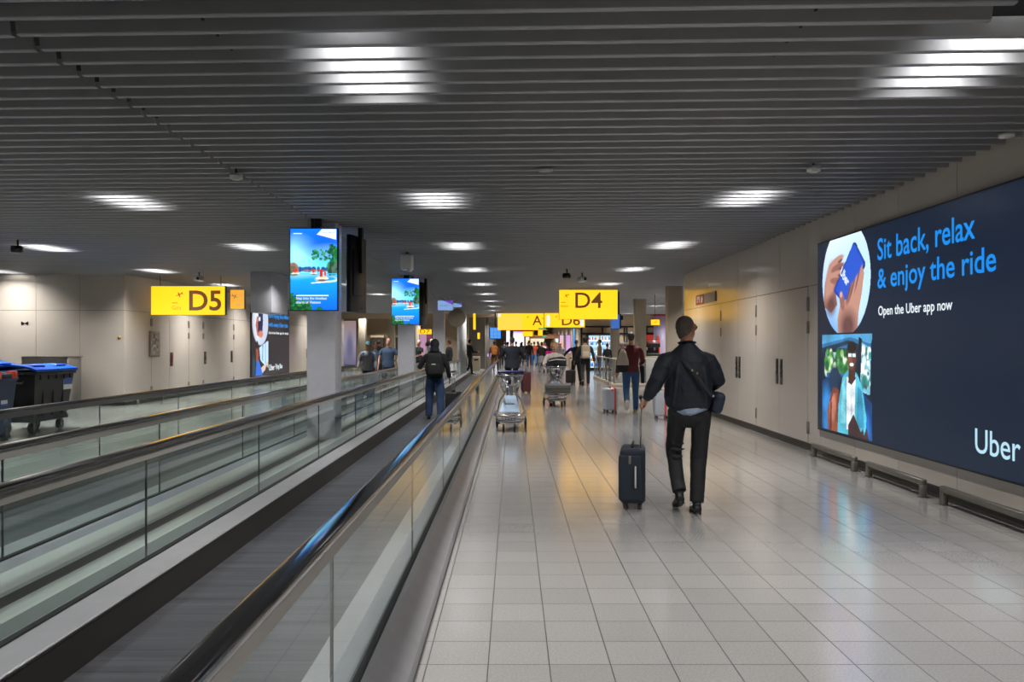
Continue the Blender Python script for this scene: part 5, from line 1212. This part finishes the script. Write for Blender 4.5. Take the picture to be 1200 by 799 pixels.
for i, (x, y, rz, h, tp, pn, sk, hr, hs, wk, lb) in enumerate((
    (.20, 50, 0, 1.78, '2a2430', '26304a', 'fair', 'brown', 'short', 0, 'person in a plum jacket under the bright white screen'),
    (.62, 58, 0, 1.72, '3c3c44', '1c1c22', 'fair', 'black', 'long', 1, 'long-haired person in grey under the white screen'),
    (.75, 64, PI, 1.80, '70402c', '2c2c34', 'tan', 'brown', 'short', 0, 'person in a rust top far off, facing the camera'),
    (2.10, 64, PI, 1.70, '9a948c', '5c5c64', 'fair', 'blond', 'long', 1, 'blond long-haired person in a light top far off'),
    (2.30, 60, PI, 1.74, 'b0aca8', '4c4c58', 'fair', 'black', 'bob', 0, 'person in a pale jacket with a dark bob far off'),
    (2.62, 66, 0, 1.82, '5c1c20', '1c1c20', 'brown', 'black', 'short', 1, 'person in a dark red top at the far end'),
    (1.35, 70, 0, 1.76, '24303c', '1c1c20', 'fair', 'grey', 'short', 0, 'grey-haired person in blue at the far end'),
    (1.75, 74, PI, 1.72, '8c3c2c', '2c3c5c', 'tan', 'black', 'short', 1, 'person in brick red at the very end of the corridor'),
    (2.95, 72, PI, 1.78, '3c2c44', '1c1c20', 'fair', 'brown', 'bob', 0, 'person in violet at the very end of the corridor'),
    (3.20, 60, 0, 1.80, '1c2430', '26262c', 'brown', 'black', 'short', 0, 'person in a dark blue coat before the cyan screen'),
    (-.62, 56, 0, 1.76, '26262c', '1c1c22', 'tan', 'black', 'short', 2, 'dark figure standing on the distant walkway'),
    (-.45, 62, 0, 1.70, '6c5c4c', '2c2c34', 'fair', 'brown', 'bob', 2, 'figure in a sand coloured coat on the distant walkway'))):
    far(x, y, rz, h, lb, tp, pn, sk, hr, hs, wk, vox=.03, face=abs(rz) > 1)
t, J = far(4.42, 40.0, PI/2, 1.80, 'person in a tan jacket standing behind the glass railing', '8a6a48', '26262c', 'tan', 'brown', walk=2, vox=.022)
t, J = far(4.72, 39.2, -.6, 1.60, 'person in dark clothes with a big bag next to the tan jacket', '16161a', '141418', 'tan', 'black', walk=2, vox=.022)
far(6.35, 37.4, -PI/2, 1.55, 'person seated low behind the counter in black', '151518', '1a1a1e', 'tan', 'brown', walk=2, vox=.022)
far(-8.4, 49.2, .5, 1.75, 'dark figure by the shop opening in the far warm wall', '2a2622', '1c1c20', 'fair', 'brown', walk=2, vox=.03)
# ================================================================ the man in the foreground
hx, hy, HH = 1.63, 7.36, 1.84
t = thing('person', 'tall man in a dark navy jacket and black trousers pulling a soft suitcase', 'person', (hx, hy, 0))
V = Vector
Sl, Sr = V((-.165, .0, 1.468)), V((.17, .0, 1.468))
El, Er = V((-.275, -.06, 1.255)), V((.285, .05, 1.235))
Wl, Wr = V((-.372, .02, 1.065)), V((.20, .28, 1.13))
hipc = V((.03, 0, .96)); Hl, Hr = V((-.078, .0, .93)), V((.135, .0, .93))
Kl, Kr = V((-.088, .17, .545)), V((.118, .03, .50))
Al, Ar = V((-.070, .0, .155)), V((.080, -.06, .085))
hc = V((.005, .045, 1.722)); yaw = R(-44); hm = Matrix.Rotation(yaw, 3, 'Z'); hm4 = hm.to_4x4()
H = HH*1.01
def P(x, y, z): return hc + hm @ V((x*H, y*H, z*H))
b = MB()
head_shape(b, hc, H, hm4)
b.tube([V((0,-.03,1.47)), V((0,.0,1.58)), hc+V((0,-.005,-.05))], [(.075,.07), (.060,.062), (.058,.062)], 16)
b.ell(V((0,-.02,1.60)), (.055,.05,.05))
b.tube([V((.01,0,z)) for z in (.90,1.02,1.14,1.28,1.40,1.46,1.50)], [(.15,.105),(.155,.11),(.135,.10),(.155,.11),(.16,.10),(.12,.07),(.06,.05)], 18)
for S, E, W in ((Sl, El, Wl), (Sr, Er, Wr)):
    b.tube([S-V((math.copysign(.06, S.x),0,.05)), S-V((math.copysign(.03, S.x),0,.05)), (S+E)/2, E, E*.6+W*.4, W], [.03,.036,.046,.038,.038,.027], 12)
for h, k, a in ((Hl, Kl, Al), (Hr, Kr, Ar)):
    b.tube([h, (h+k)/2, k, k*.65+a*.35, a], [.07,.066,.05,.05,.034], 14)
FDl = V((.0, .94, -.34)).normalized(); FDr = V((.06, 1, 0)).normalized()
FOOT = ((Al, FDl), (Ar, FDr))
for a, fd in FOOT:
    dn = V((0, fd.z, -fd.y)); b.tube([a-fd*.03+dn*.035, a+fd*.06+dn*.04, a+fd*.16+dn*.05], [(.03,.03),(.036,.028),(.03,.014)], 10, True, (1,0,0))
# left hand closed round the suitcase grip: palm, four curled fingers, thumb across
gd = V((-.25,.25,-.93)).normalized(); pc = Wl+V((-.028,.015,-.035))
b.tube([Wl, Wl+V((-.018,.008,-.03)), Wl+V((-.032,.018,-.062))], [(.026,.019),(.038,.02),(.038,.019)], 12, True, (.15,1,.1))
for i in range(4):
    o = Wl+V((-.040, .052-.021*i, -.052+.004*abs(i-1.3)))
    b.tube([o, o+V((-.016,0,-.016)), o+V((-.014,0,-.042)), o+V((.010,0,-.052)), o+V((.026,0,-.036))], [.0098,.0098,.0092,.0085,.007], 8)
b.tube([Wl+V((.0,.030,-.025)), Wl+V((.004,.052,-.048)), Wl+V((-.006,.050,-.075)), Wl+V((-.022,.040,-.088))], [.014,.012,.0105,.0085], 8)
# right hand, relaxed in front of the body
dr = (Wr-Er).normalized(); hand(b, Wr, dr, 1, H, .6, True)
link('body', fuse(b, .0065, 2), SKIN['tan'], t)
# ear detail
for s in (-1, 1):
    obj('ear', MB().tube([P(s*.048,-.004,-.016), P(s*.054,-.012,.004), P(s*.053,-.004,.017), P(s*.049,.006,.010), P(s*.048,.006,-.012)], .0042*H, 8), SKIN['tan'], t)
# cropped greying hair, thin on top
hr = MB()
hr.ell(P(0,-.015,.014), (.0455*H,.0515*H,.0500*H), hm4); hr.ell(P(0,-.028,-.014), (.0385*H,.031*H,.034*H), hm4); hr.ell(P(0,-.026,-.036), (.030*H,.024*H,.026*H), hm4)
M['hairhero'] = mat('hair_cropped_grey', '4c433d', .75, noise_amt=.35, nscale=26)
ho = link('hair', fuse(hr, .008, 2, (.003,.02)), M['hairhero'], t)
g = MB()
for s in (-1, 1):
    g.tube([P(s*.0165+.012*math.cos(a), .058, .004+.009*math.sin(a)) for a in [2*PI*i/16 for i in range(17)]], .0022, 6)
    g.tube([P(s*.029,.056,.008), P(s*.045,.035,.009), P(s*.0485,.0,.008), P(s*.0475,-.012,.0)], .0032, 6)
g.tube([P(-.005,.059,.006), P(.005,.059,.006)], .0022, 6)
go = obj('glasses', g, M['black'], t)
obj('lens', MB().ell(P(.0165,.058,.004), (.0115*H,.0008*H,.0085*H), hm4), mat('lens_amber', '5a4a28', .15), go)
for s in (-1, 1):
    obj('eye', MB().ell(P(s*.0165,.044,.004), (.0075*H,.004*H,.0045*H), hm4), M['white'], t)
obj('mouth', MB().tube([P(-.013,.0505,-.033), P(0,.055,-.035), P(.013,.0505,-.033)], [.004,.006,.004], 6), cm('7a3a34'), t)
# jacket: loose blouson with dropped shoulders and gathered hem
M['jacket'] = mat('jacket_cloth', '191e28', .62, spec=.35, noise_amt=.12, nscale=6, bump=.25, bscale=26)
c = MB()
c.tube([V((.02,.015,.975)), V((.02,.0,1.01)), V((.015,.0,1.09)), V((.01,-.005,1.21)), V((.0,-.01,1.33)), V((.0,-.015,1.41)), V((.0,-.015,1.475)), V((.0,-.012,1.53)), V((.0,-.004,1.565)), V((.0,.0,1.585))],
       [(.185,.125),(.215,.15),(.228,.160),(.222,.160),(.215,.155),(.212,.135),(.178,.105),(.115,.082),(.076,.074),(.068,.068)], 30)
def sleeve(S, E, W, s):
    m1 = S*.5+E*.5; m2 = E*.55+W*.45
    c.tube([S+V((-s*.10,-.005,-.01)), S+V((-s*.02,-.005,-.035)), S.lerp(E,.22)+V((s*.008,-.005,0)), m1+V((s*.015,-.01,0)), E+V((s*.012,-.012,-.01)), m2+V((s*.01,-.01,-.012)), W*.86+E*.14+V((0,0,-.004)), W*.97+E*.03], [.050,.072,.080,.082,.076,.068,.054,.040], 18)
sleeve(Sl, El, Wl, -1); sleeve(Sr, Er, Wr, 1)
# long vertical back folds and sleeve creases
for x0, x1, z0, z1, r in ((-.15,-.11,1.0,1.38,.028), (-.05,-.07,1.00,1.30,.018), (.06,.08,1.0,1.28,.02), (.15,.13,1.0,1.36,.028)):
    c.tube([V((x0,-.125,z0)), V(((x0+x1)/2,-.150,(z0+z1)/2)), V((x1,-.125,z1))], [r*.6, r, r*.5], 8)
for k, (a, q) in enumerate(((.25,-.06),(.5,-.07),(.8,-.06))):
    p1 = Sl.lerp(El, a); c.tube([p1+V((-.07,-.03,-.03)), p1+V((0,q-.015,0)), p1+V((.07,-.03,.04))], [.008,.016,.008], 8)
    p1 = Sr.lerp(Er, a); c.tube([p1+V((.07,-.03,-.03)), p1+V((0,q-.015,0)), p1+V((-.07,-.03,.04))], [.008,.016,.008], 8)
for a in (.2, .45, .7):
    p1 = El.lerp(Wl, a); c.tube([p1+V((-.06,-.03,.02)), p1+V((0,-.062+.02*a,-.01)), p1+V((.055,-.03,-.03))], [.008,.015,.008], 8)
link('jacket', fuse(c, .0085, 5, (.014, .075)), M['jacket'], t)
col = MB(); col.tube([V((.063*math.sin(a), -.010-.058*math.cos(a), 1.585+.012*math.cos(a))) for a in [2*PI*i/18 for i in range(19)]], [(.009,.026)]*19, 8, True, (0,0,1))
obj('collar', col, M['jacket'], t)
cf = MB(); 
for E, W in ((El, Wl), (Er, Wr)):
    d = (W-E).normalized(); cf2 = MB().tube([W-d*.035, W+d*.012], [.043,.040], 14); obj('cuff', cf2, cm('26303e'), t)
# shirt tail below the jacket
sh = MB(); sh.tube([V((.03,.0,1.0)), V((.03,-.012,.945)), V((.035,-.025,.905)), V((.04,-.03,.89))], [(.165,.125),(.165,.135),(.125,.125),(.07,.11)], 24)
link('shirt', fuse(sh, .009, 2, (.008,.05)), cm('8494ac'), t)
# trousers
q = MB()
q.tube([V((.025,0,1.03)), V((.027,0,.97)), V((.028,.0,.90)), V((.03,.0,.86)), V((.03,.0,.79))], [(.152,.115),(.172,.125),(.175,.120),(.165,.105),(.05,.05)], 24)
q.tube([Hl+V((0,0,.02)), Hl.lerp(Kl,.5)+V((-.004,0,0)), Kl+V((.0,.0,.02)), Kl.lerp(Al,.28), Kl.lerp(Al,.7), Al+V((.002,-.005,.035))], [.098,.084,.078,.070,.066,.067], 18)
q.tube([Hr+V((0,0,.02)), Hr.lerp(Kr,.5)+V((.004,0,0)), Kr, Kr.lerp(Ar,.4), Kr.lerp(Ar,.8), Ar+V((.0,.005,.015))], [.098,.084,.078,.072,.066,.065], 18)
for z, x, w_ in ((.57,-.075,.07), (.62,-.07,.06), (.50,-.078,.06), (.25,-.072,.055)):
    q.tube([V((x-w_,.05,z+.02)), V((x,-.0 if z < .4 else .07,z-.005)), V((x+w_,.06,z+.015))], [.008,.018,.008], 8)
link('trousers', fuse(q, .008, 4, (.011, .06)), cm('15161a', .7, spec=.4), t)
# shoes
sm = mat('shoe_leather', '121215', .4, noise_amt=.1)
for (a, fd), nm in zip(FOOT, ('l', 'r')):
    dn = V((0, fd.z, -fd.y)); s_ = MB()
    def q_(f, d, x=0): return a+fd*f+dn*d+V((x,0,0))
    s_.tube([q_(-.062,.045), q_(-.04,.042), q_(.03,.040), q_(.10,.052), q_(.17,.062), q_(.205,.068)], [(.028,.028),(.042,.036),(.045,.036),(.049,.027),(.044,.018),(.022,.010)], 16, True, (1,0,0))
    s_.tube([q_(-.01,-.022), q_(-.005,.03)], [(.040,.046),(.042,.052)], 14)
    so_ = link('shoe', fuse(s_, .0075, 3), sm, t)
    sl_ = MB(); sl_.tube([q_(-.068,.076), q_(-.02,.077), q_(.05,.078), q_(.12,.08), q_(.208,.080)], [(.030,.009),(.042,.009),(.042,.008),(.050,.008),(.026,.007)], 16, True, (1,0,0)); obj('sole', sl_, M['black'], so_)
    obj('lace', MB().tube([q_(.05,.0,-.02), q_(.055,-.006,.02), q_(.075,.008,-.02), q_(.08,.004,.02)], .004, 6).tube([q_(.045,.0,-.02), q_(.03,.0,-.05), q_(.035,.012,-.056)], .003, 6), M['black'], so_)
    obj('sock', MB().tube([q_(-.005,-.06), q_(-.003,-.01)], [.041,.042], 14), cm('2a2d33'), so_)
# crossbody bag: strap from the left shoulder to a pouch on the right hip
bg = thing('crossbody_bag', 'dark navy crossbody bag at the right hip of the man in the foreground', 'bag', (hx, hy, 0))
bg['label'] = 'dark navy crossbody bag on the right hip of the man pulling the navy suitcase'
pth = [V((-.105,.13,1.44)), V((-.115,.03,1.512)), V((-.10,-.085,1.475)), V((-.03,-.170,1.375)), V((.06,-.195,1.255)), V((.14,-.195,1.16)), V((.215,-.12,1.09)), V((.255,-.02,1.07))]
st = MB(); 
# resample the strap
pts = []
for i in range(len(pth)-1):
    p0, p1, p2, p3 = pth[max(i-1,0)], pth[i], pth[i+1], pth[min(i+2,len(pth)-1)]
    for k in range(5):
        u = k/5; pts.append(.5*((2*p1)+(p2-p0)*u+(2*p0-5*p1+4*p2-p3)*u*u+(3*p1-p0-3*p2+p3)*u**3))
pts.append(pth[-1])
st.tube(pts, [(.021,.005)]*len(pts), 8, True, (.75,0,.66)); so2 = obj('strap', st, cm('0f1116', .6), bg)
mt = Matrix.Translation((.262,.02,1.03)) @ Matrix.Rotation(R(12), 4, 'Y') @ Matrix.Rotation(R(10), 4, 'Z')
po = MB().rbox(-.055, .055, -.14, .14, -.10, .10, .045, 4, mt)
po_ = link('pouch', fuse(po, .01, 2, (.01,.05)), cm('1a2336', .7), bg)
for i_, (f, off) in enumerate(((17, 0), (18, .022), (30, 0))):
    pp = pts[f]+V((off*1.2-.0,-.012,.004)); obj('buckle', MB().rbox(pp.x-.009, pp.x+.009, pp.y-.006, pp.y+.003, pp.z-.011, pp.z+.011, .003, 1), M['steel'], bg)
# ================================================================ camera and render look
cd = bpy.data.cameras.new('camera'); cam = bpy.data.objects.new('camera', cd); C.objects.link(cam)
cam.location = (0, 0, EYE); cam.rotation_euler = (R(90), 0, 0)
cd.sensor_width = 36; cd.lens = 27.6; cd.shift_x = -1/1200; cd.shift_y = 3.5/1200; cd.clip_end = 200
sc = bpy.context.scene; sc.camera = cam
w = bpy.data.worlds.new('w'); sc.world = w; w.use_nodes = True
w.node_tree.nodes['Background'].inputs[0].default_value = (.5, .55, .6, 1); w.node_tree.nodes['Background'].inputs[1].default_value = .02
sc.view_settings.view_transform = 'Standard'; sc.view_settings.look = 'None'; sc.view_settings.gamma = 1
sc.view_settings.use_curve_mapping = False; sc.view_settings.exposure = 0.04
cy = sc.cycles
cy.use_denoising = True
try: cy.denoiser = 'OPENIMAGEDENOISE'; cy.denoising_input_passes = 'RGB_ALBEDO_NORMAL'; cy.denoising_prefilter = 'ACCURATE'
except Exception: pass
cy.max_bounces = 8; cy.diffuse_bounces = 4; cy.glossy_bounces = 4; cy.transparent_max_bounces = 24; cy.transmission_bounces = 4
cy.sample_clamp_indirect = 6; cy.caustics_reflective = False; cy.caustics_refractive = False
cy.use_light_tree = True
